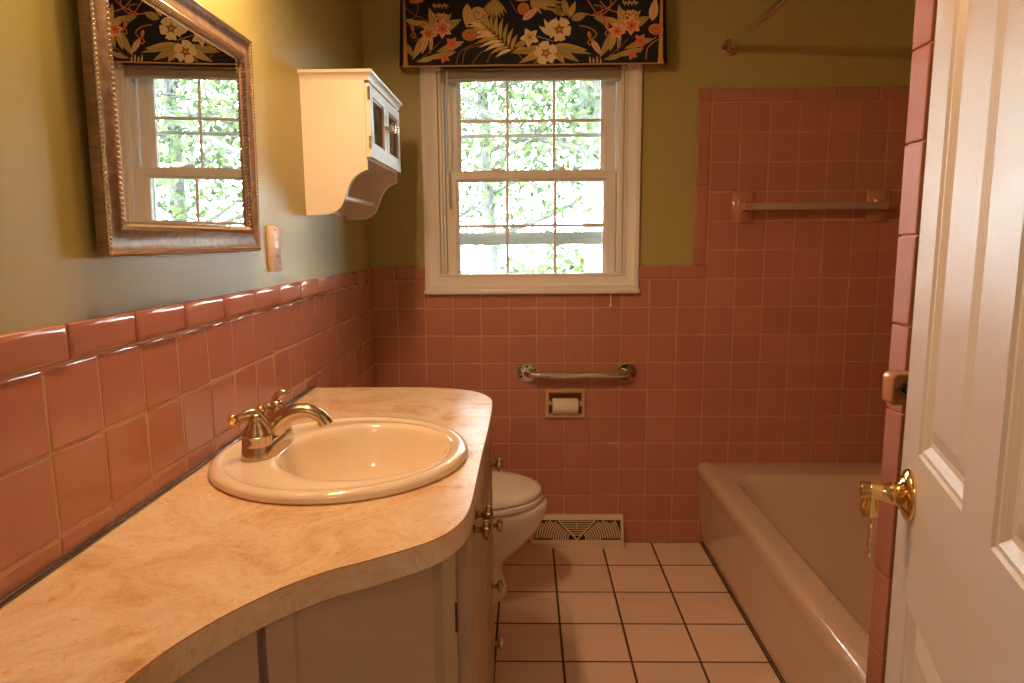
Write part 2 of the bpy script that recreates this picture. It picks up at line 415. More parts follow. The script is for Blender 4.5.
# storm window outside
mb = MB(); ys = YB + .122
for p, q in (((jx0, ys, jz0), (jx0 + .032, ys + .012, jz1)), ((jx1 - .032, ys, jz0), (jx1, ys + .012, jz1)), ((jx0, ys, 1.02), (jx1, ys + .012, jz0 + .02)), ((jx0, ys, jz1 - .025), (jx1, ys + .012, jz1))): mb.box(p, q, 'alu', .001)
mb.box((jx0, ys - .004, 1.198), (jx1, ys + .010, 1.248), 'alu', .002); mb.box((jx0 + .03, ys - .006, 1.218), (jx1 - .03, ys - .002, 1.228), 'alu', .001)
mb.box((jx0, ys - .004, 1.612), (jx1, ys + .008, 1.626), 'alu', .001)
mb.build('storm_frame', w)
MB().box((jx0 + .02, ys + .004, 1.04), (jx1 - .02, ys + .006, jz1), 'glass').build('storm_pane', w)

# raised blind
t = thing('window_blind', (.022, YB + .0, 1.80), 'raised grey-beige slatted blind stacked under the floral valance', 'blind')
mb = MB(); mb.box((jx0 + .006, YB - .012, 1.835), (jx1 - .006, YB + .014, 1.868), 'blind', .003); mb.build('headrail', t)
mb = MB()
for k in range(7):
    z = 1.832 - k * .0035; mb.box((jx0 + .009 + random.uniform(0, .002), YB - .012, z - .0025), (jx1 - .009 - random.uniform(0, .002), YB + .013, z), 'blind', .0008, 1)
mb.build('slats', t)
MB().box((jx0 + .008, YB - .013, 1.797), (jx1 - .008, YB + .014, 1.8075), 'blind', .004).build('bottom_rail', t)
mb = MB(); mb.tube([(-.285, YB - .018, 1.83), (-.286, YB - .019, 1.60), (-.287, YB - .018, 1.36)], .0035, 'white', 8); mb.ball((-.287, YB - .018, 1.355), .005, 'white')
mb.build('tilt_wand', t)
# little hook with a cord end below the sill
mb = MB(); mb.tube([(.325, YB - .010, 1.010), (.325, YB - .016, 1.0), (.325, YB - .017, .975), (.326, YB - .014, .968)], .0022, 'white', 8); mb.ball((.325, YB - .014, .966), .005, 'white', sc_=(1, 1, 1.6))
tag(mb.build('blind_cord'), 'small white cord end hanging below the right end of the window sill', 'cord')

# ------------------------------------------------------------------ valance
VY = 2.545; VX0, VX1, VZ0, VZ1 = -.435, .493, 1.832, 2.062
t = thing('window_valance', (.03, YB, VZ0), 'dark navy valance printed with cream flowers, shells and palm fronds', 'valance')
mb = MB()
nx = 40
def vpt(u, v, layer=0):    # u,v in 0..1 on the front
    wob = .0016 * math.sin(u * 15) * (1 - v)
    return (VX0 + (VX1 - VX0) * u, VY + wob - layer * .00045, VZ0 + (VZ1 - VZ0) * v + .0015 * math.sin(u * 23) * (1 - v))
rings = []
for k in range(5):
    v = k / 4
    r = [(VX0 - .012 * (1 - v) - .004, YB - .001, VZ0 + (VZ1 - VZ0) * v), (VX0 - .010 * (1 - v) - .002, VY + .004, VZ0 + (VZ1 - VZ0) * v)]
    r += [vpt(i / nx, v) for i in range(nx + 1)]
    r += [(VX1 + .010 * (1 - v) + .002, VY + .004, VZ0 + (VZ1 - VZ0) * v), (VX1 + .012 * (1 - v) + .004, YB - .001, VZ0 + (VZ1 - VZ0) * v)]
    rings.append(r)
mb.loft(rings, 'navy', False, False, False)
inner = [[(x + (.003 if x < 0 else -.003) * (abs(x) > .42), yy + .004, z) for (x, yy, z) in r] for r in rings]
mb.loft(inner, 'p_ochre', False, False, False)
mb.box((VX0 - .003, VY - .0, VZ1 - .004), (VX1 + .003, YB - .001, VZ1 + .004), 'navy', .002)
# --- the print; design coordinates: x 0..260 along the front, y 0..68 downwards
LAY = [1.5]
def dpt(x, y): return vpt(min(1, max(0, x / 260)), min(1, max(0, 1 - y / 68)), LAY[0])
def shp(pts, m):
    LAY[0] += .05
    c = (sum(p[0] for p in pts) / len(pts), sum(p[1] for p in pts) / len(pts))
    vs = [dpt(*c)] + [dpt(*p) for p in pts]; n = len(pts)
    mb.add(vs, [[0, i + 1, (i + 1) % n + 1] for i in range(n)], m)
def leaf(x0, y0, x1, y1, w_, m, bend=0.0, vein=None):
    dx, dy = x1 - x0, y1 - y0; L = math.hypot(dx, dy); nx_, ny_ = -dy / L, dx / L; A = []; B = []
    for k in range(9):
        s = k / 8; ww = w_ * math.sin(PI * s ** .8) * .5 + .05; bb = bend * math.sin(PI * s)
        cx, cy = x0 + dx * s + nx_ * bb, y0 + dy * s + ny_ * bb
        A.append((cx + nx_ * ww, cy + ny_ * ww)); B.append((cx - nx_ * ww, cy - ny_ * ww))
    pts = A + B[::-1]; LAY[0] += .05
    L_ = LAY[0]; vs = [dpt(*p) for p in pts]; n = 9
    mb.add(vs, [[i, i + 1, 2 * n - 2 - i, 2 * n - 1 - i] for i in range(n - 1)], m)
    if vein: stroke([(x0 + dx * s + nx_ * bend * math.sin(PI * s), y0 + dy * s + ny_ * bend * math.sin(PI * s)) for s in (0.05, .3, .6, .9)], .5, vein)
def stroke(P, w_, m):
    Q = catmull([(p[0], p[1], 0) for p in P], 5); A = []; B = []; LAY[0] += .05
    for i, p in enumerate(Q):
        tt = (Q[min(i + 1, len(Q) - 1)] - Q[max(i - 1, 0)]); tt.normalize(); nx_, ny_ = -tt.y, tt.x
        A.append(dpt(p.x + nx_ * w_ / 2, p.y + ny_ * w_ / 2)); B.append(dpt(p.x - nx_ * w_ / 2, p.y - ny_ * w_ / 2))
    n = len(Q); mb.add(A + B, [[i, i + 1, n + i + 1, n + i] for i in range(n - 1)], m)
def flower(cx, cy, r, m, mc, n=5, ph=0, rough=.12, deep=.28):
    rnd = random.Random(int(cx * 7 + cy)); pts = []
    for k in range(48):
        a_ = 2 * PI * k / 48; rr = r * (1 - deep * (abs(math.sin(n * (a_ + ph) / 2)) < .28)) * (1 + rough * rnd.uniform(-1, 1) * .6)
        pts.append((cx + rr * math.cos(a_), cy + rr * math.sin(a_)))
    LAY[0] += .05; shp(pts, m)
    for k in range(n): 
        a_ = 2 * PI * k / n - ph + PI / n * 0
        leaf(cx, cy, cx + r * .55 * math.cos(a_), cy + r * .55 * math.sin(a_), r * .16, mc)
    LAY[0] += .05; shp([(cx + r * .3 * math.cos(2 * PI * k / 14), cy + r * .3 * math.sin(2 * PI * k / 14)) for k in range(14)], mc)
    shp([(cx + r * .15 * math.cos(2 * PI * k / 10), cy + r * .15 * math.sin(2 * PI * k / 10)) for k in range(10)], 'p_gold')
def star(cx, cy, r, m, mc, n=6, ph=0):
    for k in range(n):
        a_ = 2 * PI * k / n + ph; leaf(cx, cy, cx + r * math.cos(a_), cy + r * math.sin(a_), r * .62, m)
    for k in range(n):
        a_ = 2 * PI * k / n + ph; leaf(cx, cy, cx + r * .62 * math.cos(a_), cy + r * .62 * math.sin(a_), r * .34, mc)
    LAY[0] += .05; shp([(cx + r * .14 * math.cos(2 * PI * k / 8), cy + r * .14 * math.sin(2 * PI * k / 8)) for k in range(8)], 'p_brown')
def spiral(cx, cy, r, m, mc, sx=1.0):
    LAY[0] += .05; shp([(cx + r * sx * math.cos(2 * PI * k / 20), cy + r * math.sin(2 * PI * k / 20)) for k in range(20)], m)
    stroke([(cx + r * sx * (.85 - .09 * k) * math.cos(k * .8), cy + r * (.85 - .09 * k) * math.sin(k * .8)) for k in range(9)], r * .13, mc)
def frond(x0, y0, x1, y1, n, ll, m, m2, side=(1, -1), droop=.55):
    dx, dy = x1 - x0, y1 - y0; L = math.hypot(dx, dy); a0 = math.atan2(dy, dx)
    for k in range(n):
        s = .08 + .9 * k / (n - 1)
        for sd in side:
            an = a0 + sd * (1.25 - .75 * s) ; l = ll * (.55 + .75 * math.sin(PI * min(1, s * .8 + .12)))
            px_, py_ = x0 + dx * s, y0 + dy * s
            leaf(px_, py_, px_ + l * math.cos(an), py_ + l * math.sin(an), 3.6, m if (k + sd) % 3 else m2, bend=-sd * l * .08)
    stroke([(x0, y0), (x0 + dx * .5, y0 + dy * .5), (x1, y1)], .9, 'p_brown')
def lily_cluster(ox, flip=1):
    for (x1, y1, ww) in ((-21, -12, 8), (-8, -24, 8), (14, -18, 8), (24, -12, 10), (-4, -19, 6)): leaf(ox + 6, 34, ox + 8 + x1, 34 + y1, ww, 'p_olive2' if ww > 8 else 'p_gold', vein='p_olive')
    for (x0, y0, x1, y1, ww) in ((-3, 36, -18, 62, 8), (-3, 38, -8, 56, 6), (2, 38, 0, 56, 4), (-26, 44, -16, 60, 6), (34, 44, 6, 54, 7), (26, 54, -8, 62, 6), (4, 60, -14, 64, 5), (-24, 22, -6, 28, 5)): leaf(ox + x0, y0, ox + x1, y1, ww, random.choice(['p_olive2', 'p_gold', 'p_cream2']), vein='p_olive')
    stroke([(ox - 10, 62), (ox + 2, 52), (ox + 10, 44)], 1, 'p_brown')
    star(ox - 1, 36, 9, 'p_pinkc', 'p_coral', 6, .2); star(ox + 13, 31, 10, 'p_pinkc', 'p_coral', 6, .6); star(ox + 11, 20, 5, 'p_pinkc', 'p_coral', 5, .3)
    star(ox + 22, 46, 7.5, 'p_coral', 'p_rust', 5, .2); star(ox + 14, 60, 6, 'p_coral', 'p_rust', 4, .4)
    for k in range(9): leaf(ox + 5 + k * 1.7, 6 + (k % 3), ox + 4 + k * 1.8, 10 + (k % 2) * 2, 1.6, 'p_gold'); leaf(ox + 4 + k * 1.7, 15 + (k % 3), ox + 3 + k * 1.8, 19 + (k % 2) * 2, 1.6, 'p_cream2')
# background ropes, then fronds, then blossoms
for P in ([(4, 22), (14, 19), (17, 8), (14, 2)], [(3, 8), (12, 16), (20, 20), (26, 24)], [(2, 26), (12, 28), (20, 30)], [(182, 2), (190, 14), (196, 20), (210, 23)], [(180, 18), (196, 20), (206, 12), (206, 2)],
          [(190, 10), (198, 12), (196, 24), (204, 32)], [(214, 3), (205, 12), (188, 20)], [(176, 30), (186, 32), (193, 38), (188, 44)], [(196, 6), (204, 14), (216, 18)],
          [(54, 66), (58, 54), (74, 46), (84, 46)], [(60, 66), (64, 52), (80, 48)], [(70, 66), (78, 56), (88, 52)], [(84, 66), (88, 58)], [(108, 48), (120, 62)], [(108, 4), (114, 16)],
          [(236, 58), (240, 50), (252, 42)], [(242, 64), (244, 52), (254, 44)], [(10, 34), (14, 40), (18, 42), (16, 45), (13, 42)]): stroke(P, 1.1, 'p_rust' if P[0][0] > 170 else 'p_brown')
for cx, cy in ((187, 46), (204, 37), (12, 37)): stroke([(cx - 1, cy - 8), (cx, cy - 3), (cx + 2, cy), (cx, cy + 3), (cx - 2.5, cy + 1), (cx - 1, cy - 2)], 1.2, 'p_rust'); leaf(cx - 2, cy - 11, cx, cy - 2, 4, 'p_rust')
leaf(8, 4, 24, 3, 5, 'p_rust')
for k in range(9): leaf(93, 2, 78 + k * 3.4, 14 + 10 * math.sin(PI * (k + 1) / 10), 3.2, 'p_gold' if k % 2 else 'p_olive2')
for k in range(7): leaf(128, 4, 134 + k * 5, 18 - k * 1.7 + (k % 2) * 2, 4, 'p_gold' if k % 2 else 'p_olive2')
leaf(113, 4, 130, 3, 3, 'p_cream2'); leaf(164, 20, 160, 2, 7, 'p_olive2', vein='p_olive'); leaf(166, 22, 172, 6, 6, 'p_gold'); leaf(162, 20, 146, 12, 5, 'p_olive2'); leaf(168, 24, 184, 18, 8, 'p_olive2', vein='p_olive'); leaf(158, 20, 152, 8, 5, 'p_olive')
frond(112, 55, 78, 25, 11, 19, 'p_cream', 'p_gold', (-1,)); frond(112, 55, 80, 26, 9, 17, 'p_gold', 'p_olive2', (1,))
leaf(112, 50, 128, 42, 6, 'p_olive2'); leaf(112, 53, 132, 52, 5, 'p_gold')
for (x1, y1, ww, mm) in ((108, 56, 8, 'p_olive2'), (116, 66, 8, 'p_gold'), (130, 68, 6, 'p_olive'), (162, 68, 8, 'p_gold'), (176, 66, 8, 'p_olive2'), (184, 54, 8, 'p_gold'), (188, 58, 6, 'p_olive2'), (150, 68, 7, 'p_olive2')): leaf(148, 50, x1, y1, ww, mm, vein='p_olive')
lily_cluster(28); lily_cluster(214)
leaf(66, 7, 65, 31, 9, 'p_cream2', vein='p_rust'); spiral(76, 18, 7.5, 'p_cream2', 'p_brown'); spiral(68, 38, 6, 'p_rust', 'p_brown', 1.3)
spiral(121, 13, 6, 'p_rust', 'p_brown'); leaf(120, 24, 136, 12, 7, 'p_pinkc', vein='p_rust')
leaf(247, 27, 250, 4, 9, 'p_cream2', vein='p_rust'); spiral(251, 35, 5.5, 'p_rust', 'p_brown', 1.35)
star(127, 41, 10, 'p_cream', 'p_cream2', 5, .5); leaf(149, 40, 136, 30, 5, 'p_cream'); leaf(149, 40, 141, 23, 5, 'p_cream'); stroke([(134, 40), (146, 44), (150, 46)], 1, 'p_olive2')
flower(156, 34, 12, 'p_cream', 'p_brown', 5, .4); flower(143, 57, 11.5, 'p_cream', 'p_brown', 5, 1.1)
for k in range(4): leaf(187 + k * 3.4, 68, 186 + k * 3.6, 60 + k % 2 * 2, 1.8, 'p_cream2')
mb.build('fabric', t, smooth=60, fix=False)
# ochre corner pleats
for sx, x in ((-1, VX0 + .012), (1, VX1 - .014)):
    mb = MB(); xs = [x - .002 * sx, x + .004, x + .009]
    mb.loft([[(x - .0035, VY - .004, VZ1 - .01), (x + .0035, VY - .006, VZ1 - .01), (x + .0035, VY + .001, VZ1 - .01), (x - .0035, VY + .001, VZ1 - .01)],
             [(x - .007, VY - .006, VZ0 + .02), (x + .007, VY - .012, VZ0 + .02), (x + .007, VY + .001, VZ0 + .02), (x - .007, VY + .001, VZ0 + .02)],
             [(x - .009, VY - .008, VZ0 - .003), (x + .010, VY - .014, VZ0 - .003), (x + .010, VY + .001, VZ0 - .003), (x - .009, VY + .001, VZ0 - .003)]], 'p_ochre')
    mb.build('corner_pleat', t)
mb = MB(); mb.tube([(x, vpt((x - VX0) / (VX1 - VX0), 0)[1] - .001, VZ0) for x in [VX0 + (VX1 - VX0) * k / 30 for k in range(31)]], .0022, 'p_ochre', 6); mb.build('piping', t)

# ------------------------------------------------------------------ mirror
my0, my1, mz0, mz1 = .931, 1.474, 1.197, 1.627
t = thing('wall_mirror', (XL, 1.18, 1.198), 'rectangular wall mirror in a wide bronze beaded frame above the counter', 'mirror')
def PM(u, v, h): return (XL - .0035 + h + (v - mz0) * .016, u, v)   # hangs with its top a little off the wall
mb = MB(); rect_rings(mb, (my0, my1, mz0, mz1), [(.004, .0085), (0, .010), (0, .021), (.002, .0235), (.008, .0245), (.011, .0215), (.018, .0195), (.026, .0205), (.034, .0245), (.037, .0250), (.039, .0215), (.047, .0205), (.050, .0185), (.050, .010)], PM, 'frame', cap=False)
mb.build('frame', t, smooth=40)
def perimeter(ins, step):
    a, b, c, d = my0 + ins, my1 - ins, mz0 + ins, mz1 - ins; out = []
    for (p, q) in (((a, c), (b, c)), ((b, c), (b, d)), ((b, d), (a, d)), ((a, d), (a, c))):
        L = math.hypot(q[0] - p[0], q[1] - p[1]); n = round(L / step)
        out += [(p[0] + (q[0] - p[0]) * k / n, p[1] + (q[1] - p[1]) * k / n) for k in range(n)]
    return out
mb = MB()
for (u, v) in perimeter(.005, .0062): mb.ball(PM(u, v, .0252), .0030, 'bead', 7, 5)
mb.build('outer_beading', t)
mb = MB()
for (u, v) in perimeter(.042, .0070):
    hz = min(abs(v - (mz0 + .042)), abs(v - (mz1 - .042))) < .001
    d1 = (.0035, .007) if hz else (.007, .0035)
    mb.tube([PM(u - d1[0], v - d1[1], .0225), PM(u, v, .0245), PM(u + d1[0], v + d1[1], .0220)], [.0020, .0032, .0016], 'bead', 6)
mb.build('inner_beading', t)
gl = [(my0 + .048, mz0 + .048), (my1 - .048, mz0 + .048), (my1 - .048, mz1 - .048), (my0 + .048, mz1 - .048)]
MB().loft([[PM(u, v, .006) for u, v in gl], [PM(u, v, .0175) for u, v in gl]], 'mirror').build('mirror_glass', t, smooth=0)

# ------------------------------------------------------------------ vanity light above the mirror (out of frame)
t = thing('vanity_light', (XL, 1.14, 1.96), 'wall light bar with three bell shades above the bronze mirror', 'lamp')
mb = MB(); mb.box((XL - .004, .86, 1.925), (XL + .022, 1.42, 2.025), 'shade_out', .01); mb.build('back_plate', t)
for y in (1.06, 1.23, 1.40):
    mb = MB(); mb.tube([(XL + .02, y, 1.975), (XL + .055, y, 1.990), (XL + .090, y, 1.985), (XL + .112, y, 1.962)], .006, 'shade_out', 10); mb.build('arm', t)
    ax = Vector((.33, 0, -.944)); base = Vector((XL + .165, y, 1.985))
    mb = MB(); mb.lathe(base, ax, [(.006, .024), (.018, .038), (.035, .050), (.055, .060), (.072, .068)], 'shade_out', 28, caps=False)
    mb.lathe(base, ax, [(.006, .0225), (.018, .0365), (.035, .0485), (.055, .0585), (.072, .067)], 'shade_in', 28, caps=False)
    sh = mb.build('lamp_shade', t, fix=False)
    mb = MB(); mb.ball(base + ax * .052, .020, 'bulb', 16, 10); mb.build('bulb', sh)
    ld = bpy.data.lights.new('bulb_light', 'POINT'); ld.energy = LAMP; ld.color = (1.0, .575, .27); ld.shadow_soft_size = .024
    lo = bpy.data.objects.new('bulb_light', ld); COL.objects.link(lo); lo.parent = sh; lo.location = base + ax * .052

# ------------------------------------------------------------------ outlet plate
t = thing('wall_outlet', (XL, 1.615, 1.20), 'almond outlet and switch plate on green wall right of the mirror', 'outlet')
mb = MB(); mb.box((XL - .0035, 1.578, 1.146), (XL + .0035, 1.652, 1.254), 'switch', .003); mb.build('cover_plate', t)
mb = MB(); mb.box((XL + .003, 1.598, 1.167), (XL + .0065, 1.632, 1.233), 'white', .0015)
for z in (1.178, 1.218):
    for dy in (-.006, .006): mb.box((XL + .006, 1.615 + dy - .001, z), (XL + .0068, 1.615 + dy + .001, z + .008), 'dark')
mb.build('receptacle', t)
mb = MB(); mb.box((XL + .006, 1.606, 1.196), (XL + .009, 1.624, 1.202), 'switch', .001); mb.build('test_button', t)
for z in (1.155, 1.245):
    mb = MB(); mb.lathe((XL + .003, 1.615, z), (1, 0, 0), [(0, .003), (.001, .003), (.0016, .0015)], 'nickel', 10); mb.build('screw', t)

# ------------------------------------------------------------------ hanging wall cabinet
cy0, cy1, cxf, cz0, cz1 = 1.875, 2.312, -.424, 1.287, 1.645
t = thing('wall_cabinet', (XL, 2.06, 1.287), 'small white wall cabinet with glass doors and scalloped towel rail base', 'cabinet')
prof2 = [(XL - .0035, cz1), (XL - .0035, cz0)] + [(p.x, p.y) for p in catmull([(-.56, 1.287, 0), (-.53, 1.289, 0), (-.505, 1.297, 0), (-.487, 1.312, 0), (-.474, 1.338, 0), (-.464, 1.362, 0), (-.450, 1.382, 0), (-.432, 1.396, 0), (-.406, 1.407, 0)], 5)]
prof2 = [(XL + (a - XL) * ((cxf - XL) / .186), b) for a, b in prof2] + [(cxf - .0005, 1.42), (cxf - .0005, cz1)]
for y0, y1 in ((cy0, cy0 + .014), (cy1 - .014, cy1)):
    mb = MB(); mb.prism(prof2, y0, y1, 'cab', 'y'); mb.build('side_panel', t)
mb = MB(); mb.box((XL - .0035, cy0 + .014, 1.30), (XL + .004, cy1 - .014, cz1), 'cab'); mb.box((XL, cy0 + .013, 1.436), (cxf - .002, cy1 - .013, 1.448), 'cab'); mb.box((XL, cy0 + .013, 1.54), (cxf - .03, cy1 - .013, 1.548), 'cab'); mb.build('body', t)
mb = MB()
def ringx(o, z): return [(XL - .0035, cy0 - o, z), (cxf + .011 + o, cy0 - o, z), (cxf + .011 + o, cy1 + o, z), (XL - .0035, cy1 + o, z)]
mb.loft([ringx(0, 1.637), ringx(.001, 1.643), ringx(.003, 1.646), ringx(.006, 1.652), ringx(.011, 1.655), ringx(.012, 1.661), ringx(.010, 1.663)], 'cab'); mb.build('crown_moulding', t)
ym = (cy0 + cy1) / 2
for i, (d0, d1) in enumerate(((cy0 + .003, ym - .001), (ym + .001, cy1 - .003))):
    mb = MB(); P = lambda u, v, h: (cxf + .0135 + h, u, v); g0, g1, h0, h1 = d0 + .036, d1 - .036, 1.478, 1.602
    us = [d0, g0, g1, d1]; vs = [1.440, h0, h1, 1.630]
    for (a, b, c, d) in grid_rects(us, vs, [(g0, g1, h0, h1)]): mb.add([P(a, c, 0), P(b, c, 0), P(b, d, 0), P(a, d, 0)], [[0, 1, 2, 3]], 'cab')
    rect_rings(mb, (g0, g1, h0, h1), [(0, 0), (.002, -.004), (.005, -.005), (.005, -.013)], P, 'cab', cap=False)
    mb.loft([[P(d0, 1.440, -.0135), P(d1, 1.440, -.0135), P(d1, 1.630, -.0135), P(d0, 1.630, -.0135)], [P(d0, 1.440, 0), P(d1, 1.440, 0), P(d1, 1.630, 0), P(d0, 1.630, 0)]], 'cab', True, False, False)
    dr = mb.build('door', t)
    MB().box((cxf + .004, g0 + .001, h0 + .001), (cxf + .007, g1 - .001, h1 - .001), 'glass').build('glass_pane', dr)
    mb = MB(); ky = ym + (-.020 if i == 0 else .020)
    mb.lathe((cxf + .014, ky, 1.545), (1, 0, 0), [(0, .006), (.004, .005), (.008, .0045), (.014, .009), (.020, .0135), (.027, .0125), (.031, .006)], 'chrome', 10); mb.build('knob', dr)
    for hz in (1.478, 1.604):
        hy = cy0 + .001 if i == 0 else cy1 - .001
        mb = MB(); mb.tube([(cxf + .010, hy, hz - .016), (cxf + .010, hy, hz - .001)], .0035, 'brass', 8); mb.tube([(cxf + .010, hy, hz + .001), (cxf + .010, hy, hz + .016)], .0035, 'brass', 8); mb.build('hinge', dr)
mb = MB(); mb.tube([(-.509, cy0 + .010, 1.337), (-.509, cy1 - .010, 1.337)], .0085, 'cab', 14); mb.build('towel_rail', t)

# ------------------------------------------------------------------ countertop and vanity
ZC = .817
raw = [(XL + .004, 1.838), (-.42, 1.841), (-.313, 1.840), (-.216, 1.826), (-.1415, 1.788), (-.098, 1.725), (-.083, 1.643), (-.0805, 1.447), (-.083, 1.26), (-.0835, 1.10), (-.084, 1.006), (-.089, .945), (-.1036, .900), (-.125, .868), (-.156, .840), (-.1955, .811), (-.2387, .783), (-.268, .757), (-.290, .732), (-.318, .692), (-.340, .652), (-.357, .610), (-.369, .560), (-.376, .50), (-.378, .42), (-.378, YF + .008)]
outl = [(p.x, p.y) for p in catmull([(a, b, 0) for a, b in raw], 5)] + [(XL + .004, YF + .008)]
SX, SY, SA, SB = -.341, 1.226, .231, .240
hole = [(SX + (SA - .022) * math.cos(2 * PI * k / 48), SY + (SB - .022) * math.sin(2 * PI * k / 48)) for k in range(48)]
def inset_poly(P, d):
    n = len(P); out = []
    for i in range(n):
        a, b, c = Vector(P[i - 1]), Vector(P[i]), Vector(P[(i + 1) % n])
        t1 = (b - a).normalized(); t2 = (c - b).normalized(); tt = (t1 + t2); tt.normalize() if tt.length > 1e-6 else None
        nn = Vector((tt.y, -tt.x)); out.append((b.x + nn.x * d, b.y + nn.y * d))
    return out
def slab_with_hole(name, outl, hole, z0, z1, parent=None):
    me = bpy.data.meshes.new(name); bm = bmesh.new()
    ed = 0.0012
    inn = inset_poly(outl, ed)
    top_o = [bm.verts.new((x, y, z1)) for x, y in inn]; low1 = [bm.verts.new((x, y, z1 - ed)) for x, y in outl]; low2 = [bm.verts.new((x, y, z0)) for x, y in outl]
    th = [bm.verts.new((x, y, z1)) for x, y in hole]; bh = [bm.verts.new((x, y, z0)) for x, y in hole]
    n = len(outl)
    for i in range(n):
        j = (i + 1) % n
        f = bm.faces.new((top_o[i], top_o[j], low1[j], low1[i])); f.material_index = 1
        bm.faces.new((low1[i], low1[j], low2[j], low2[i]))
    for i in range(48): j = (i + 1) % 48; bm.faces.new((th[i], th[j], bh[j], bh[i]))
    def loop(vs): return [bm.edges.get((vs[i], vs[(i + 1) % len(vs)])) for i in range(len(vs))]
    bmesh.ops.triangle_fill(bm, edges=loop(top_o) + loop(th), use_beauty=True)
    bmesh.ops.triangle_fill(bm, edges=loop(low2) + loop(bh), use_beauty=True)
    bmesh.ops.recalc_face_normals(bm, faces=bm.faces[:]); bm.to_mesh(me); bm.free()
    me.materials.append(M['laminate']); me.materials.append(M['p_brown'])
    me.shade_smooth(); me.set_sharp_from_angle(angle=math.radians(30))
    o = bpy.data.objects.new(name, me); COL.objects.link(o)
    if parent: o.parent = parent; o.location = -Vector(parent['_w'])
    return o
ct = thing('countertop', (-.34, 1.2, .779), 'long curved beige marbled laminate countertop along the left wall', 'countertop')
slab_with_hole('worktop', outl, hole, ZC - .036, ZC, ct)
mb = MB(); mb.tube([(XL + .0075, YF + .01, ZC + .004), (XL + .0075, 1.0, ZC + .004), (XL + .0075, 1.834, ZC + .004)], [(.0035, .0045)] * 3, 'steel', 8); mb.build('wall_strip', ct, label='thin dark metal strip where counter meets the tiles')

body = [(XL + .012, 1.80), (-.17, 1.80), (-.106, 1.735), (-.106, .948), (-.319, .730), (-.392, .60), (-.395, YF + .01), (XL + .012, YF + .01)]
vt = thing('vanity_cabinet', (-.34, 1.2, 0), 'off-white painted vanity cabinet with doors and drawers under the curved countertop', 'cabinet')
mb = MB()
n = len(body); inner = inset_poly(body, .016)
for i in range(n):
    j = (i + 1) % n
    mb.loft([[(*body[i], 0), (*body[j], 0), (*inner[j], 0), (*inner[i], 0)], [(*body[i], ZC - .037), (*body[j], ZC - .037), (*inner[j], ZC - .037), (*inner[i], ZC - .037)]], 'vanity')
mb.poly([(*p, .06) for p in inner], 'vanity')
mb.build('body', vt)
def front(p, q, z0, z1, name, prof, panel, th=.016, gapm=True):
    """a door or drawer front between plan points p and q (p -> q with the outside on the right of travel)"""
    p, q = Vector(p), Vector(q); d = (q - p).normalized(); L = (q - p).length; nn = Vector((d.y, -d.x))
    P = lambda u, v, h: (p.x + d.x * u + nn.x * (th + h), p.y + d.y * u + nn.y * (th + h), v)
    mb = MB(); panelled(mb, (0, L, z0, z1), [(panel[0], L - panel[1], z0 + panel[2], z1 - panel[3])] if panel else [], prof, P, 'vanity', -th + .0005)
    return mb.build(name, vt), P, L
def knob(P, u, z, parent, m):
    b = Vector(P(u, z, 0)); ax = Vector(P(u, z, 1)) - b
    mb = MB(); mb.lathe(b, ax, [(-.001, .009), (.002, .009), (.004, .005), (.010, .0045), (.014, .006), (.017, .013), (.021, .0165), (.026, .0165), (.030, .010), (.031, .003)], m, 16); mb.build('knob', parent)
shallow = [(0, 0), (.004, -.004), (.008, -.005)]
deep = [(0, 0), (.003, -.004), (.010, -.010), (.014, -.010)]
# outside lies to +X when travelling in -Y : right-hand normal of (0,-1) is (-1,0) -> travel +Y : normal (1,0)
Fx = -.106
d1, P1, L1 = front((Fx, .968), (Fx, 1.110), .06, .765, 'door', shallow, (.03, .03, .05, .05)); knob(P1, L1 - .024, .735, d1, 'old_brass')
d2, P2, L2 = front((Fx, 1.115), (Fx, 1.415), .06, .765, 'door', shallow, (.045, .045, .05, .05)); knob(P2, .026, .738, d2, 'old_brass')
for z0, z1, kz in ((.60, .765, .675), (.445, .590, .520), (.285, .435, .360), (.06, .275, .205)):
    dd, P3, L3 = front((Fx, 1.435), (Fx, 1.715), z0, z1, 'drawer', shallow, (.02, .02, .02, .02)); knob(P3, .165, kz, dd, 'nickel')
# angled door below the curve and the narrow door beside it
pa, pb = Vector((-.319, .730)), Vector((-.106, .948)); dv = (pb - pa)
da, Pa, La = front(pa + dv * .03, pa + dv * .955, .06, .7785, 'door', deep, (.034, .022, .04, -.002), .014)
for hz in (.665, .15):
    b0 = Vector(Pa(La + .004, hz, -.006)); mb = MB(); mb.tube([b0 + Vector((0, 0, -.022)), b0 + Vector((0, 0, .022))], .004, 'dark', 8); mb.build('hinge', da, label='dark hinge')
mb = MB(); 
for k in range(26):
    z = .70 - k * .024 + random.uniform(-.004, .004); c0 = Vector(Pa(-.001, z, -.002)); mb.ball(c0, .0025, 'dark', 6, 5, (1, 1, random.uniform(.8, 2.6)))
ce = mb.build('chipped_edge', da); ce['kind'] = 'stuff'
pc = Vector((-.392, .60)); db, Pb, Lb = front(pc + (pa - pc) * .03, pc + (pa - pc) * .97, .06, .7785, 'door', shallow, None, .012)
dc, Pc, Lc = front((-.395, YF + .02), (-.395, .595), .06, .772, 'door', shallow, (.04, .04, .05, .05), .012); knob(Pc, .03, .70, dc, 'nickel')

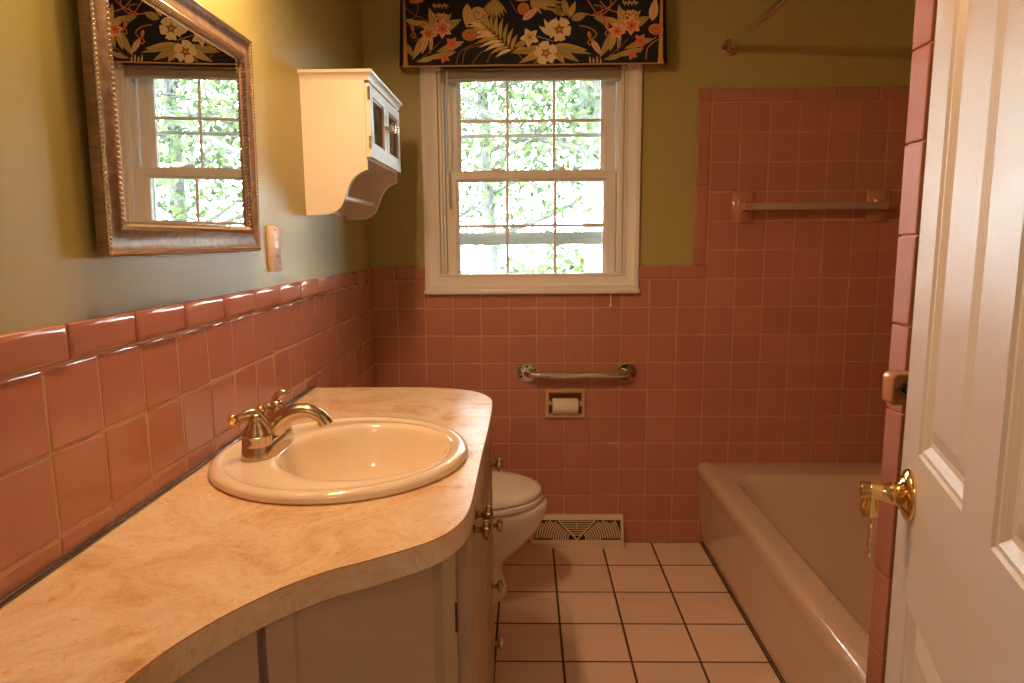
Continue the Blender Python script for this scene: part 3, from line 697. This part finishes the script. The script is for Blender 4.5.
# ------------------------------------------------------------------ sink
t = thing('bathroom_sink', (SX, SY, ZC), 'oval cream drop-in sink set in the marbled countertop', 'sink')
def ell(cx, cy, a, b, z, n=64): return [(cx + a * math.cos(2 * PI * k / n), cy + b * math.sin(2 * PI * k / n), z) for k in range(n)]
BX, BA, BB = -.300, .156, .168
rings = [ell(SX, SY, SA - .004, SB - .004, ZC), ell(SX, SY, SA, SB, ZC + .003), ell(SX, SY, SA, SB, ZC + .009), ell(SX, SY, SA - .003, SB - .003, ZC + .014), ell(SX, SY, SA - .010, SB - .010, ZC + .0175), ell(SX, SY, SA - .018, SB - .018, ZC + .018), ell(SX, SY, SA - .024, SB - .024, ZC + .0155), ell(SX, SY, SA - .028, SB - .028, ZC + .0145)]
for s, dz in ((.35, .0150), (.7, .0165), (1, .0170)):
    a0, b0 = SA - .028, SB - .028
    rings.append(ell(SX + (BX - SX) * s, SY, a0 + (BA + .006 - a0) * s, b0 + (BB + .006 - b0) * s, ZC + dz))
for s, z in ((1.0, .0145), (.975, .008), (.955, 0), (.93, -.015), (.89, -.038), (.82, -.066), (.72, -.09), (.58, -.108), (.42, -.118), (.26, -.124), (.14, -.127)):
    rings.append(ell(BX - .01 * (1 - s), SY, BA * s, BB * s, ZC + z))
mb = MB(); mb.loft(rings, 'porcelain', True, False, True); mb.build('basin', t, smooth=70)
mb = MB(); mb.lathe((BX - .0086, SY, ZC - .1275), (0, 0, 1), [(0, .024), (.003, .024), (.0045, .020), (.003, .014), (.004, .012), (.0045, .001)], 'nickel', 24); mb.build('drain', t)
mb = MB(); mb.lathe((BX - .150, SY, ZC - .030), (.93, 0, .3), [(-.002, .010), (.0025, .010), (.003, .006), (.001, .005)], 'nickel', 16); mb.build('overflow_ring', t)

# ------------------------------------------------------------------ faucet
FX, FY, FZ = -.482, 1.226, ZC + .0155
t = thing('bathroom_faucet', (FX, FY, FZ), 'brushed nickel two-handle faucet with arched spout on the cream sink', 'faucet')
mb = MB()
def stad(hl, r, z, n=12):
    return [(FX + r * math.cos(PI * k / n), FY + hl + r * math.sin(PI * k / n), z) for k in range(n + 1)] + [(FX - r * math.cos(PI * k / n), FY - hl - r * math.sin(PI * k / n), z) for k in range(n + 1)]
mb.loft([stad(.051, .029, FZ - .001), stad(.051, .029, FZ + .006), stad(.051, .0275, FZ + .012), stad(.051, .0265, FZ + .024), stad(.051, .024, FZ + .028)], 'nickel'); mb.build('base', t, smooth=50)
mb = MB(); P = catmull([(FX - .002, FY, FZ + .018), (FX + .006, FY, FZ + .034), (FX + .024, FY, FZ + .054), (FX + .048, FY, FZ + .069), (FX + .076, FY, FZ + .073), (FX + .099, FY, FZ + .064), (FX + .110, FY, FZ + .051)], 6)
nP = len(P); R = []
for i in range(nP):
    s = i / (nP - 1); R.append((.024 - .012 * min(1, s * 1.3), .027 - .012 * min(1, s * 1.3)))
mb.tube(P, R, 'nickel', 20); mb.build('spout', t, smooth=60)
mb = MB(); mb.lathe((FX + .106, FY, FZ + .055), (.45, 0, -.89), [(0, .0135), (.010, .0135), (.011, .010), (.009, .007)], 'brass', 18); mb.build('aerator', t, label='brass aerator ring')
def faucet_handle(y, lev, ball_at):
    mb = MB(); mb.lathe((FX, y, FZ + .024), (0, 0, 1), [(0, .026), (.004, .0265), (.010, .0255), (.018, .026), (.020, .0235), (.026, .0225), (.034, .017), (.042, .0125), (.048, .0115), (.052, .0125), (.056, .010), (.058, .004)], 'nickel', 24)
    h = mb.build('handle', t, smooth=50)
    mb = MB(); Q = catmull(lev, 5); nQ = len(Q); mb.tube(Q, [(.0055 + .003 * math.sin(PI * i / (nQ - 1)), .0075 - .002 * i / nQ) for i in range(nQ)], 'nickel', 12); mb.build('lever', h)
    mb = MB(); mb.ball(ball_at, .0095, 'brass', 14, 10); mb.build('finial', h, label='brass ball finial')
    mb = MB(); mb.lathe((FX, y, FZ + .0425), (0, 0, 1), [(0, .0135), (.002, .0142), (.004, .0135)], 'brass', 20); mb.build('ring', h, label='brass ring')
y = FY - .051; z = FZ + .076
faucet_handle(y, [(FX - .026, y - .014, z + .001), (FX - .012, y - .006, z + .006), (FX + .002, y, z + .004), (FX + .016, y + .002, z - .012), (FX + .022, y + .003, z - .030)], (FX - .034, y - .018, z - .001))
y = FY + .051
faucet_handle(y, [(FX - .016, y - .008, z - .004), (FX - .004, y, z - .004), (FX + .000, y, z + .008), (FX + .009, y + .002, z + .018), (FX + .018, y + .004, z + .020)], (FX - .026, y - .014, z - .010))
mb = MB(); mb.tube([(FX - .030, FY, FZ + .02), (FX - .030, FY, FZ + .052)], .0025, 'nickel', 8); mb.ball((FX - .030, FY, FZ + .056), .006, 'brass', 12, 8); mb.build('lift_rod', t)

# ------------------------------------------------------------------ toilet
TY = 2.215
t = thing('toilet', (-.25, TY, 0), 'off-white toilet with closed lid beyond the vanity cabinet', 'toilet')
def egg(x0, x1, wd, z, n=40, p=2.0):
    """plan outline, back at x0, nose at x1"""
    out = []; cx = x0 + (x1 - x0) * .42
    for k in range(n):
        a = 2 * PI * k / n; c, s_ = math.cos(a), math.sin(a)
        rx = (x1 - cx) if c > 0 else (cx - x0)
        e = 2 / 2.0 if c > 0 else 2 / 3.2
        out.append((cx + rx * math.copysign(abs(c) ** e, c), TY + wd * math.copysign(abs(s_) ** (1 if c > 0 else .75), s_), z))
    return out
mb = MB()
mb.loft([egg(-.53, -.072, .118, 0), egg(-.53, -.068, .122, .01), egg(-.53, -.074, .116, .05), egg(-.53, -.086, .108, .09), egg(-.53, -.078, .112, .13), egg(-.53, -.042, .130, .165), egg(-.52, .004, .152, .205), egg(-.51, .042, .170, .255), egg(-.50, .064, .180, .300), egg(-.49, .071, .184, .330), egg(-.49, .067, .182, .344), egg(-.48, .058, .176, .349)], 'toilet')
mb.build('bowl', t, smooth=60)
mb = MB(); mb.loft([egg(-.37, .049, .174, .351), egg(-.37, .055, .179, .355), egg(-.37, .055, .179, .367), egg(-.37, .049, .175, .371)], 'toilet'); mb.build('seat', t, smooth=50)
mb = MB(); mb.loft([egg(-.37, .044, .170, .374), egg(-.37, .051, .176, .377), egg(-.37, .051, .176, .386), egg(-.37, .045, .171, .394), egg(-.365, .025, .155, .400), egg(-.355, -.03, .12, .404)], 'toilet'); mb.build('lid', t, smooth=50)
mb = MB(); mb.box((XL + .008, TY - .215, .30), (-.395, TY + .215, .628), 'toilet', .025, 4); mb.build('tank', t, smooth=50)
mb = MB(); mb.box((XL + .005, TY - .225, .630), (-.385, TY + .225, .662), 'toilet', .012, 3); mb.build('tank_lid', t, smooth=50)
mb = MB(); mb.lathe((-.396, TY - .16, .585), (1, 0, 0), [(0, .014), (.006, .013), (.012, .007)], 'chrome', 14); mb.tube([(-.386, TY - .16, .585), (-.378, TY - .13, .583), (-.376, TY - .08, .577)], [.005, .0045, .006], 'chrome', 8); mb.build('flush_lever', t)
for s in (-1, 1):
    mb = MB(); mb.box((-.385, TY + s * .075 - .018, .352), (-.345, TY + s * .075 + .018, .398), 'toilet', .006); mb.build('lid_hinge', t)

# ------------------------------------------------------------------ bathtub
t = thing('bathtub', (1.07, 1.97, 0), 'built-in beige enamel bathtub along the tiled alcove on the right', 'bathtub')
bx0, bx1, by0, by1, TZ = .678, XR - .005, PY1 + .007, YB - .005, .338
def rr(x0, x1, y0, y1, r, z, n=8):
    r = max(r, .0008); out = []
    for (cx, cy, a0) in ((x1 - r, y1 - r, 0), (x0 + r, y1 - r, PI / 2), (x0 + r, y0 + r, PI), (x1 - r, y0 + r, 1.5 * PI)):
        for k in range(n + 1): a = a0 + PI / 2 * k / n; out.append((cx + r * math.cos(a), cy + r * math.sin(a), z))
    return out
mb = MB()
def outr(dx, z, ins=0): return rr(bx0 + dx, bx1, by0, by1, .004, z)
rings = [outr(.030, 0), outr(.028, .02), outr(.022, .06), outr(.012, .25), outr(.006, .28), outr(.001, .300), outr(0, .315), outr(.004, .327), outr(.012, .335), rr(bx0 + .026, bx1, by0, by1, .006, TZ), rr(bx0 + .030, bx1 - .002, by0 + .002, by1 - .002, .008, TZ + .0006)]
ix0, ix1, iy0, iy1 = .778, XR - .07, by0 + .10, 2.46
rings += [rr(ix0 - .024, ix1 + .014, iy0 - .024, iy1 + .024, .085, TZ + .0011), rr(ix0 - .020, ix1 + .01, iy0 - .02, iy1 + .02, .09, TZ + .001), rr(ix0 - .008, ix1, iy0 - .01, iy1 + .008, .10, TZ - .004), rr(ix0 + .002, ix1 - .008, iy0, iy1 - .006, .11, TZ - .018), rr(ix0 + .012, ix1 - .015, iy0 + .006, iy1 - .03, .12, TZ - .08), rr(ix0 + .030, ix1 - .03, iy0 + .02, iy1 - .09, .13, .14), rr(ix0 + .05, ix1 - .05, iy0 + .05, iy1 - .16, .14, .075), rr(ix0 + .10, ix1 - .10, iy0 + .12, iy1 - .25, .14, .052), rr(ix0 + .18, ix1 - .18, iy0 + .25, iy1 - .40, .10, .05)]
mb.loft(rings, 'tub', True, False, True); mb.build('tub_shell', t, smooth=60)
mb = MB(); mb.lathe((1.08, by0 + .30, .052), (0, 0, 1), [(0, .026), (.003, .025), (.004, .018), (.002, .012)], 'chrome', 20); mb.build('drain', t)
mb = MB(); mb.box((.7055, by0, 0), (.7125, by1, .010), 'floor_grout', .003); mb.build('caulk_line', t)

# ------------------------------------------------------------------ grab bar
t = thing('grab_bar', (.2, YB, .70), 'chrome grab bar on the pink tiles below the window', 'grab bar')
gz = .702; yw = YB - .003
mb = MB(); mb.tube(catmull([(.004, yw - .002, gz), (.004, yw - .022, gz), (.014, yw - .040, gz), (.034, yw - .046, gz), (.10, yw - .047, gz), (.20, yw - .047, gz), (.30, yw - .047, gz), (.364, yw - .046, gz), (.384, yw - .040, gz), (.394, yw - .022, gz), (.394, yw - .002, gz)], 5), .0125, 'chrome', 18); mb.build('bar', t, smooth=60)
for x in (.004, .394):
    mb = MB(); mb.lathe((x, yw, gz), (0, -1, 0), [(0, .038), (.003, .038), (.0055, .035), (.006, .016)], 'chrome', 28); fl = mb.build('flange', t)
    for a in (PI / 2, -PI / 6, PI + PI / 6):
        mb = MB(); mb.lathe((x + .026 * math.cos(a), yw - .0055, gz + .026 * math.sin(a)), (0, -1, 0), [(0, .005), (.002, .004)], 'dark', 10); mb.build('screw', fl)

# ------------------------------------------------------------------ toilet paper holder and roll
t = thing('toilet_paper_holder', (.153, YB, .525), 'recessed tan ceramic toilet paper holder below the grab bar', 'paper holder')
mb = MB(); P = lambda u, v, h: (u, YB - .003 - h, v)
rect_rings(mb, (.074, .232, .522, .638), [(0, 0), (0, .009), (.003, .012), (.008, .012), (.015, .008), (.017, -.055)], P, 'ceramic_tan', cap=True); mb.build('frame', t)
for s, x in ((1, .092), (-1, .214)):
    mb = MB(); mb.lathe((x, YB - .006, .578), (s, 0, 0), [(-.006, .012), (.004, .011), (.009, .006)], 'ceramic_tan', 14); mb.build('post', t)
mb = MB(); mb.tube([(.098, YB - .006, .578), (.208, YB - .006, .578)], .008, 'ceramic_tan', 12); mb.build('roller', t)
mb = MB(); mb.lathe((.103, YB - .006, .568), (1, 0, 0), [(0, .019), (0, .030), (.002, .031), (.098, .031), (.100, .030), (.100, .019)], 'paper', 28, caps=False)
mb.lathe((.103, YB - .006, .568), (1, 0, 0), [(0, .019), (.100, .019)], 'paper', 28, caps=False)
tag(mb.build('toilet_paper_roll', fix=False), 'small nearly used white toilet paper roll in the recessed holder', 'toilet paper')

# ------------------------------------------------------------------ floor register
t = thing('floor_register', (.2, YB, 0), 'cream baseboard heat register with curved louvres beside the toilet', 'vent')
vx0, vx1, vh = .014, .386, .122; yb_ = YB - .003
mb = MB()
def face(v): return yb_ - .052 + .034 * v / vh       # sloping face
mb.loft([[(x, yb_, 0), (x, yb_ - .055, 0), (x, yb_ - .055, .022), (x, face(.026), .026), (x, face(.026) + .008, .028), (x, face(.105) + .008, .103), (x, face(.105), .105), (x, yb_ - .014, vh), (x, yb_, vh)] for x in (vx0, vx1)], 'vent')
fr = mb.build('frame', t, smooth=0)
for x0_, x1_ in ((vx0, vx0 + .011), (vx1 - .011, vx1)):
  mb = MB(); mb.add([(x0_, face(.024), .024), (x1_, face(.024), .024), (x1_, face(.106), .106), (x0_, face(.106), .106), (x0_, face(.024) + .012, .024), (x1_, face(.024) + .012, .024), (x1_, face(.106) + .012, .106), (x0_, face(.106) + .012, .106)], [[0, 1, 2, 3], [4, 5, 6, 7], [0, 3, 7, 4], [1, 2, 6, 5]], 'vent')
  mb.build('end_cap', t)
mb = MB(); mb.add([(vx0 + .01, face(.026) + .0076, .027), (vx1 - .01, face(.026) + .0076, .027), (vx1 - .01, face(.105) + .0076, .104), (vx0 + .01, face(.105) + .0076, .104)], [[0, 1, 2, 3]], 'dark'); mb.build('back_plate', t, label='dark sheet standing for the shade behind the louvres')  # shade inside the register painted as a dark sheet
mb = MB(); cx = .2
def vstroke(P, r): mb.tube([(x, face(z) + .003, z) for x, z in P], (r), 'vent', 6)
for s in (-1, 1):
    vstroke([(cx, .030), (cx + s * .037, .066), (cx + s * .074, .102)], .0032)
    for k in range(18):
        r0 = .022 + k * .0085   # arcs round the foot of the V
        P_ = []
        for q in range(14):
            a = PI / 4 - (PI / 4 + .5) * q / 13
            x, z = cx + s * (r0 * 1.12 * math.cos(a) + .012), .028 + r0 * .98 * math.sin(a) + .008
            if .028 <= z <= .103 and abs(x - cx) < .172: P_.append((x, z))
        if len(P_) > 2: vstroke(P_, .0033)
for k in range(7):
    z = .048 + k * .0085; hw = (z - .030) * 1.0
    vstroke([(cx - hw, z), (cx, z), (cx + hw, z)], .0025)
mb.build('louvre_grille', t)
mb = MB(); mb.box((cx - .003, face(.085) - .012, .074), (cx + .003, face(.085) + .004, .096), 'vent', .0015); mb.ball((cx, face(.085) - .012, .088), .004, 'vent', 8, 6); mb.build('damper_lever', t)

# ------------------------------------------------------------------ ceramic towel bar in the alcove
t = thing('ceramic_towel_bar', (1.06, YB, 1.33), 'pink ceramic towel bar with square posts on the far tile wall above the tub', 'towel bar')
for x in (.815, 1.315):
    mb = MB(); P = lambda u, v, h: (u, YB - .003 - h, v); zc = 1.332
    def q4(wu, wv, h, du=0, dv=0): return [P(x - wu + du, zc - wv + dv, h), P(x + wu + du, zc - wv + dv, h), P(x + wu + du, zc + wv + dv, h), P(x - wu + du, zc + wv + dv, h)]
    mb.loft([q4(.040, .060, 0), q4(.040, .060, .007), q4(.038, .058, .010), q4(.025, .034, .018), q4(.014, .018, .030), q4(.012, .014, .050), q4(.015, .015, .062), q4(.012, .013, .070)], 'ceramic', True, False, True); mb.build('post', t, smooth=40)
mb = MB(); mb.box((.822, YB - .068, 1.319), (1.308, YB - .048, 1.345), 'acrylic', .004, 2); mb.build('bar', t, label='translucent grey bar')

# towel bar on the side face beside the open door
t = thing('ceramic_towel_bar', (PX, .95, .985), 'pink ceramic post of a steel towel bar half hidden behind the open door', 'towel bar')
for yk in (1.125, .74):
    cx, cz = PX - .027, .968
    def sq(hw, hh, r, y, dx=0): return [(p[0], y, p[1]) for p in [(a[0], a[1]) for a in rr2(cx - hw + dx, cx + hw + dx, cz - hh, cz + hh, r)]]
    def rr2(x0, x1, y0, y1, r, n=6):
        out = []
        for (px, py, a0) in ((x1 - r, y1 - r, 0), (x0 + r, y1 - r, PI / 2), (x0 + r, y0 + r, PI), (x1 - r, y0 + r, 1.5 * PI)):
            for k in range(n + 1): a = a0 + PI / 2 * k / n; out.append((px + r * math.cos(a), py + r * math.sin(a)))
        return out
    mb = MB(); mb.loft([sq(.0235, .025, .009, yk + .016), sq(.0260, .0275, .010, yk + .011), sq(.0260, .0275, .010, yk - .011), sq(.0235, .025, .009, yk - .016), sq(.022, .021, .006, yk - .0165), sq(.017, .016, .001, yk - .012)], 'ceramic'); mb.build('post', t, smooth=50)
    dia = lambda q, y: [(cx + .004 - q, y, cz), (cx + .004, y, cz - q), (cx + .004 + q, y, cz), (cx + .004, y, cz + q)]
    mb = MB(); mb.loft([dia(.019, yk - .011), dia(.019, yk - .0145), dia(.014, yk - .0145), dia(.012, yk - .012)], 'steel', True, False, True); mb.build('socket', t, label='dark diamond shaped socket')
mb = MB(); mb.tube([(PX - .0235, .74, .968), (PX - .0235, 1.12, .968)], .0085, 'chrome', 14); mb.build('bar', t)

# ------------------------------------------------------------------ shower curtain rod
t = thing('shower_curtain_rod', (.745, YB, 1.90), 'bronze chrome shower curtain rod high over the tub edge', 'curtain rod')
mb = MB(); mb.tube([(.748, YB + .003, 1.904), (.747, 2.0, 1.892), (.745, PY1 + .002, 1.874)], .0125, 'chrome', 16); mb.build('rod', t, smooth=60)
for y, s, z in ((YB + .0033, -1, 1.904), (PY1 - .004, 1, 1.874)):
    mb = MB(); mb.lathe((.748 if s < 0 else .745, y, z), (0, s, 0), [(0, .030), (.004, .031), (.008, .026), (.012, .021), (.022, .018), (.026, .014)], 'nickel', 24); mb.build('flange', t)

# ------------------------------------------------------------------ the open door
ang = Vector((-.307, -.9517, 0)).normalized()       # from latch edge to hinge edge
nrm = Vector((-.9517, .307, 0)).normalized()
DP = Vector((.4957, .88, 0)); DH = 2.03; DWD = .61
xf = Matrix(((ang.x, nrm.x, 0, DP.x), (ang.y, nrm.y, 0, DP.y), (0, 0, 1, .008), (0, 0, 0, 1)))
d = thing('door_1', (.40, .59, 0), 'white six-panel door standing open on the right with brass hardware', 'door', kind='structure')
mb = MB(xf); P = lambda u, v, h: (u, h, v)
pan = []
for (u0, u1) in ((.082, .262), (.345, .525)):
    for (v0, v1) in ((.24, .760), (.947, 1.59), (1.70, 1.92)): pan.append((u0, u1, v0, v1))
dprof = [(0, 0), (.003, -.003), (.007, -.0035), (.016, -.009), (.022, -.010), (.040, -.004), (.042, -.0035)]
panelled(mb, (0, DWD, 0, DH), pan, dprof, P, 'door_paint', -.035)
mb.build('door_leaf', d, smooth=0)
def dpnt(u, h, v): return xf @ Vector((u, h, v))
mb = MB(); ku, kz = .060, .889
mb.lathe(dpnt(ku, 0, kz), nrm, [(-.001, .032), (.003, .033), (.006, .031), (.009, .024), (.013, .016), (.018, .0135), (.022, .0125)], 'brass', 32)
mb.build('rose', d, smooth=60)
mb = MB()
mb.lathe(dpnt(ku, 0, kz), nrm, [(.018, .0125), (.021, .0140), (.024, .0125), (.028, .0112), (.042, .0108), (.045, .0120), (.047, .0108), (.053, .0115), (.056, .010), (.057, .003)], 'brass', 24)
hd = mb.build('door_handle', d, smooth=50)
# drooping lever end and the keyed tassel under it
mb = MB(); b0 = dpnt(ku, .044, kz); mb.tube([b0, b0 + Vector((0, 0, -.012)), b0 + Vector((-.001, 0, -.020)), b0 + Vector((-.001, -.002, -.032))], [.009, .0085, .011, .009], 'brass', 14); mb.build('lever', hd)
mb = MB(); p0 = b0 + Vector((.002, -.002, -.034))
for k in range(9): mb.ball(p0 + Vector((.0007 * math.sin(k * 2), 0, -.0062 * k)), .0030 if k != 6 else .0042, 'brass', 8, 6, (.8, .8, 1.25))
mb.build('chain', hd)
for z in (.2, 1.0, 1.82):
    mb = MB(); q = dpnt(DWD + .004, -.001, z); mb.tube([q + Vector((0, 0, -.045)), q + Vector((0, 0, .045))], .005, 'brass', 10); mb.build('hinge', d)
mb = MB(xf); mb.box((-.0015, -.029, .86), (.0005, -.006, .918), 'brass', .0005, 1); mb.build('latch_plate', d)

# ------------------------------------------------------------------ fill lamp added in the unseen hall behind the camera
t = thing('hall_fill_lamp', (-.2, -.9, H), 'round frosted fill lamp added on the unseen hall ceiling', 'lamp')
mb = MB(); mb.lathe((-.2, -.9, H), (0, 0, -1), [(0, .15), (.02, .15), (.025, .14)], 'chrome', 28); mb.build('base', t)
mb = MB(); mb.lathe((-.2, -.9, H - .024), (0, 0, -1), [(0, .14), (.03, .13), (.06, .09), (.075, .02)], 'hall_fill_glow', 28); mb.build('lamp_shade', t)

# ------------------------------------------------------------------ outside
GZ = -.7
mb = MB(); mb.add([(-40, YB + .14, GZ), (40, YB + .14, GZ), (40, 60, GZ), (-40, 60, GZ)], [[0, 1, 2, 3]], 'lawn'); mb.build('lawn', kind='structure')
mb = MB(); mb.box((-40, 17, GZ - .05), (40, 23, GZ + .02), 'asphalt'); mb.build('street', kind='structure')
def tree(x, y, h, r, crown, nleaf, label, seed, lean=0.0, low=.30):
    rnd = random.Random(seed)
    t = thing('garden_tree', (x, y, GZ), label, 'tree', 'trees outside the window')
    mb = MB(); tr = catmull([(x, y, GZ - .05), (x + lean * .2, y, GZ + h * .2), (x + lean * .5, y + .1, GZ + h * .42), (x + lean * .8, y, GZ + h * .65), (x + lean, y, GZ + h * .92)], 5)
    n = len(tr); mb.tube(tr, [r * (1.25 if i == 0 else 1 - .75 * i / n) for i in range(n)], 'bark', 12)
    tips = []
    for k in range(13):
        s = low + (.92 - low) * k / 12; b = tr[int(s * (n - 1))]; a = k * 2.4 + rnd.uniform(-.4, .4); L = crown * (1.05 - .5 * s) * rnd.uniform(.8, 1.15); up = rnd.uniform(.25, .75)
        P = [b, b + Vector((math.cos(a) * L * .4, math.sin(a) * L * .4, L * up * .25)), b + Vector((math.cos(a + .2) * L * .75, math.sin(a + .2) * L * .75, L * up * .65)), b + Vector((math.cos(a + .1) * L, math.sin(a + .1) * L, L * up * .8))]
        Q = catmull(P, 4); rr_ = r * .42 * (1 - .5 * s); mb.tube(Q, [rr_ * (1 - .85 * i / len(Q)) for i in range(len(Q))], 'bark', 7)
        tips += [(Q[i], L * .32) for i in range(len(Q) // 3, len(Q), 2)]
        for e in range(3):
            q = Q[len(Q) // 2 + e * 2 if len(Q) // 2 + e * 2 < len(Q) else -1]; dd = Vector((rnd.uniform(-1, 1), rnd.uniform(-1, 1), rnd.uniform(-.4, .8))) * L * .4
            mb.tube([q, q + dd * .5 + Vector((0, 0, .04)), q + dd], [rr_ * .3, rr_ * .2, rr_ * .06], 'bark', 5); tips.append((q + dd, L * .3))
    mb.build('trunk', t, smooth=50)
    mb = MB()
    vs = []; fs = []
    for k in range(nleaf):
        c, sp = rnd.choice(tips); p = c + Vector((rnd.gauss(0, sp), rnd.gauss(0, sp), rnd.gauss(0, sp * .7)))
        q = Quaternion((rnd.gauss(0, 1), rnd.gauss(0, 1), rnd.gauss(0, 1), rnd.gauss(0, 1))).normalized(); l = rnd.uniform(.035, .07)
        for v in ((-l, 0, 0), (-l * .2, l * .5, .01), (l, 0, 0), (-l * .2, -l * .5, .01)): vs.append(p + q @ Vector(v))
        i = len(vs) - 4; fs.append([i, i + 1, i + 2, i + 3])
    mb.add(vs, fs, 'leaf'); f = mb.build('foliage', t, smooth=0, fix=False); f['kind'] = 'stuff'
tree(.80, 7.2, 8.5, .16, 3.0, 15000, 'stout tree trunk seen through the right-hand panes of the window', 3, -.3, .36)
tree(-.38, 8.6, 8.0, .11, 2.8, 13000, 'slender tree trunk seen through the left-hand panes of the window', 5, -.25, .34)
tree(3.6, 9.5, 7.5, .14, 3.0, 13000, 'leafy tree standing right of the stout trunk outside', 11, .2, .25)
tree(-3.2, 12, 9, .2, 3.6, 6000, 'large tree at the far left of the garden outside', 14, .3, .2)
tree(6.5, 14, 8.5, .2, 3.5, 6000, 'large tree at the far right by the street outside', 21, .2, .2)
mb = MB(); rnd = random.Random(4); vs = []; fs = []
for k in range(5200):
    x = rnd.uniform(-9, 12); p = Vector((x, 15.2 + rnd.gauss(0, .35), GZ + abs(rnd.gauss(.75, .45)) + .25 * math.sin(x * 1.3)))
    q = Quaternion((rnd.gauss(0, 1), rnd.gauss(0, 1), rnd.gauss(0, 1), rnd.gauss(0, 1))).normalized(); l = rnd.uniform(.10, .18)
    for v in ((-l, 0, 0), (-l * .2, l * .5, .01), (l, 0, 0), (-l * .2, -l * .5, .01)): vs.append(p + q @ Vector(v))
    i = len(vs) - 4; fs.append([i, i + 1, i + 2, i + 3])
mb.add(vs, fs, 'leaf'); tag(mb.build('garden_hedge', smooth=0, fix=False), 'low leafy hedge along the street outside the window', 'hedge', kind='stuff')

# ------------------------------------------------------------------ world, camera, view
wd = bpy.data.worlds.new('sky'); sc.world = wd; wd.use_nodes = True
bg = wd.node_tree.nodes['Background']; bg.inputs[0].default_value = (.90, .96, 1.0, 1); bg.inputs[1].default_value = 48.0

f, pi_, ya, ro = 683.38, .14624, -.02069, -.00794
cam = bpy.data.cameras.new('camera'); co = bpy.data.objects.new('camera', cam); COL.objects.link(co)
cam.sensor_width = 36; cam.lens = 36 * f / 1024; cam.clip_start = .02; cam.clip_end = 200
fw = Vector((0, math.cos(pi_), -math.sin(pi_))); up = Vector((0, math.sin(pi_), math.cos(pi_))); rt = Vector((1, 0, 0))
Rz = Matrix.Rotation(-ya, 3, 'Z')
fw, up, rt = Rz @ fw, Rz @ up, Rz @ rt
# roll
c_, s_ = math.cos(ro), math.sin(ro)
rt2 = rt * c_ + up * s_; up2 = -rt * s_ + up * c_
co.matrix_world = Matrix(((rt2.x, up2.x, -fw.x, 0), (rt2.y, up2.y, -fw.y, 0), (rt2.z, up2.z, -fw.z, 1.214), (0, 0, 0, 1)))
sc.camera = co
vsx = sc.view_settings; vsx.view_transform = 'Standard'; vsx.look = 'None'; vsx.gamma = 1; vsx.use_curve_mapping = False; vsx.exposure = 0.15
sc.cycles.max_bounces = 12; sc.cycles.diffuse_bounces = 6; sc.cycles.glossy_bounces = 5; sc.cycles.transparent_max_bounces = 16
sc.cycles.sample_clamp_indirect = 8; sc.cycles.use_denoising = True; sc.cycles.denoising_prefilter = 'ACCURATE'
for o in sc.objects:
    if '_w' in o: del o['_w']
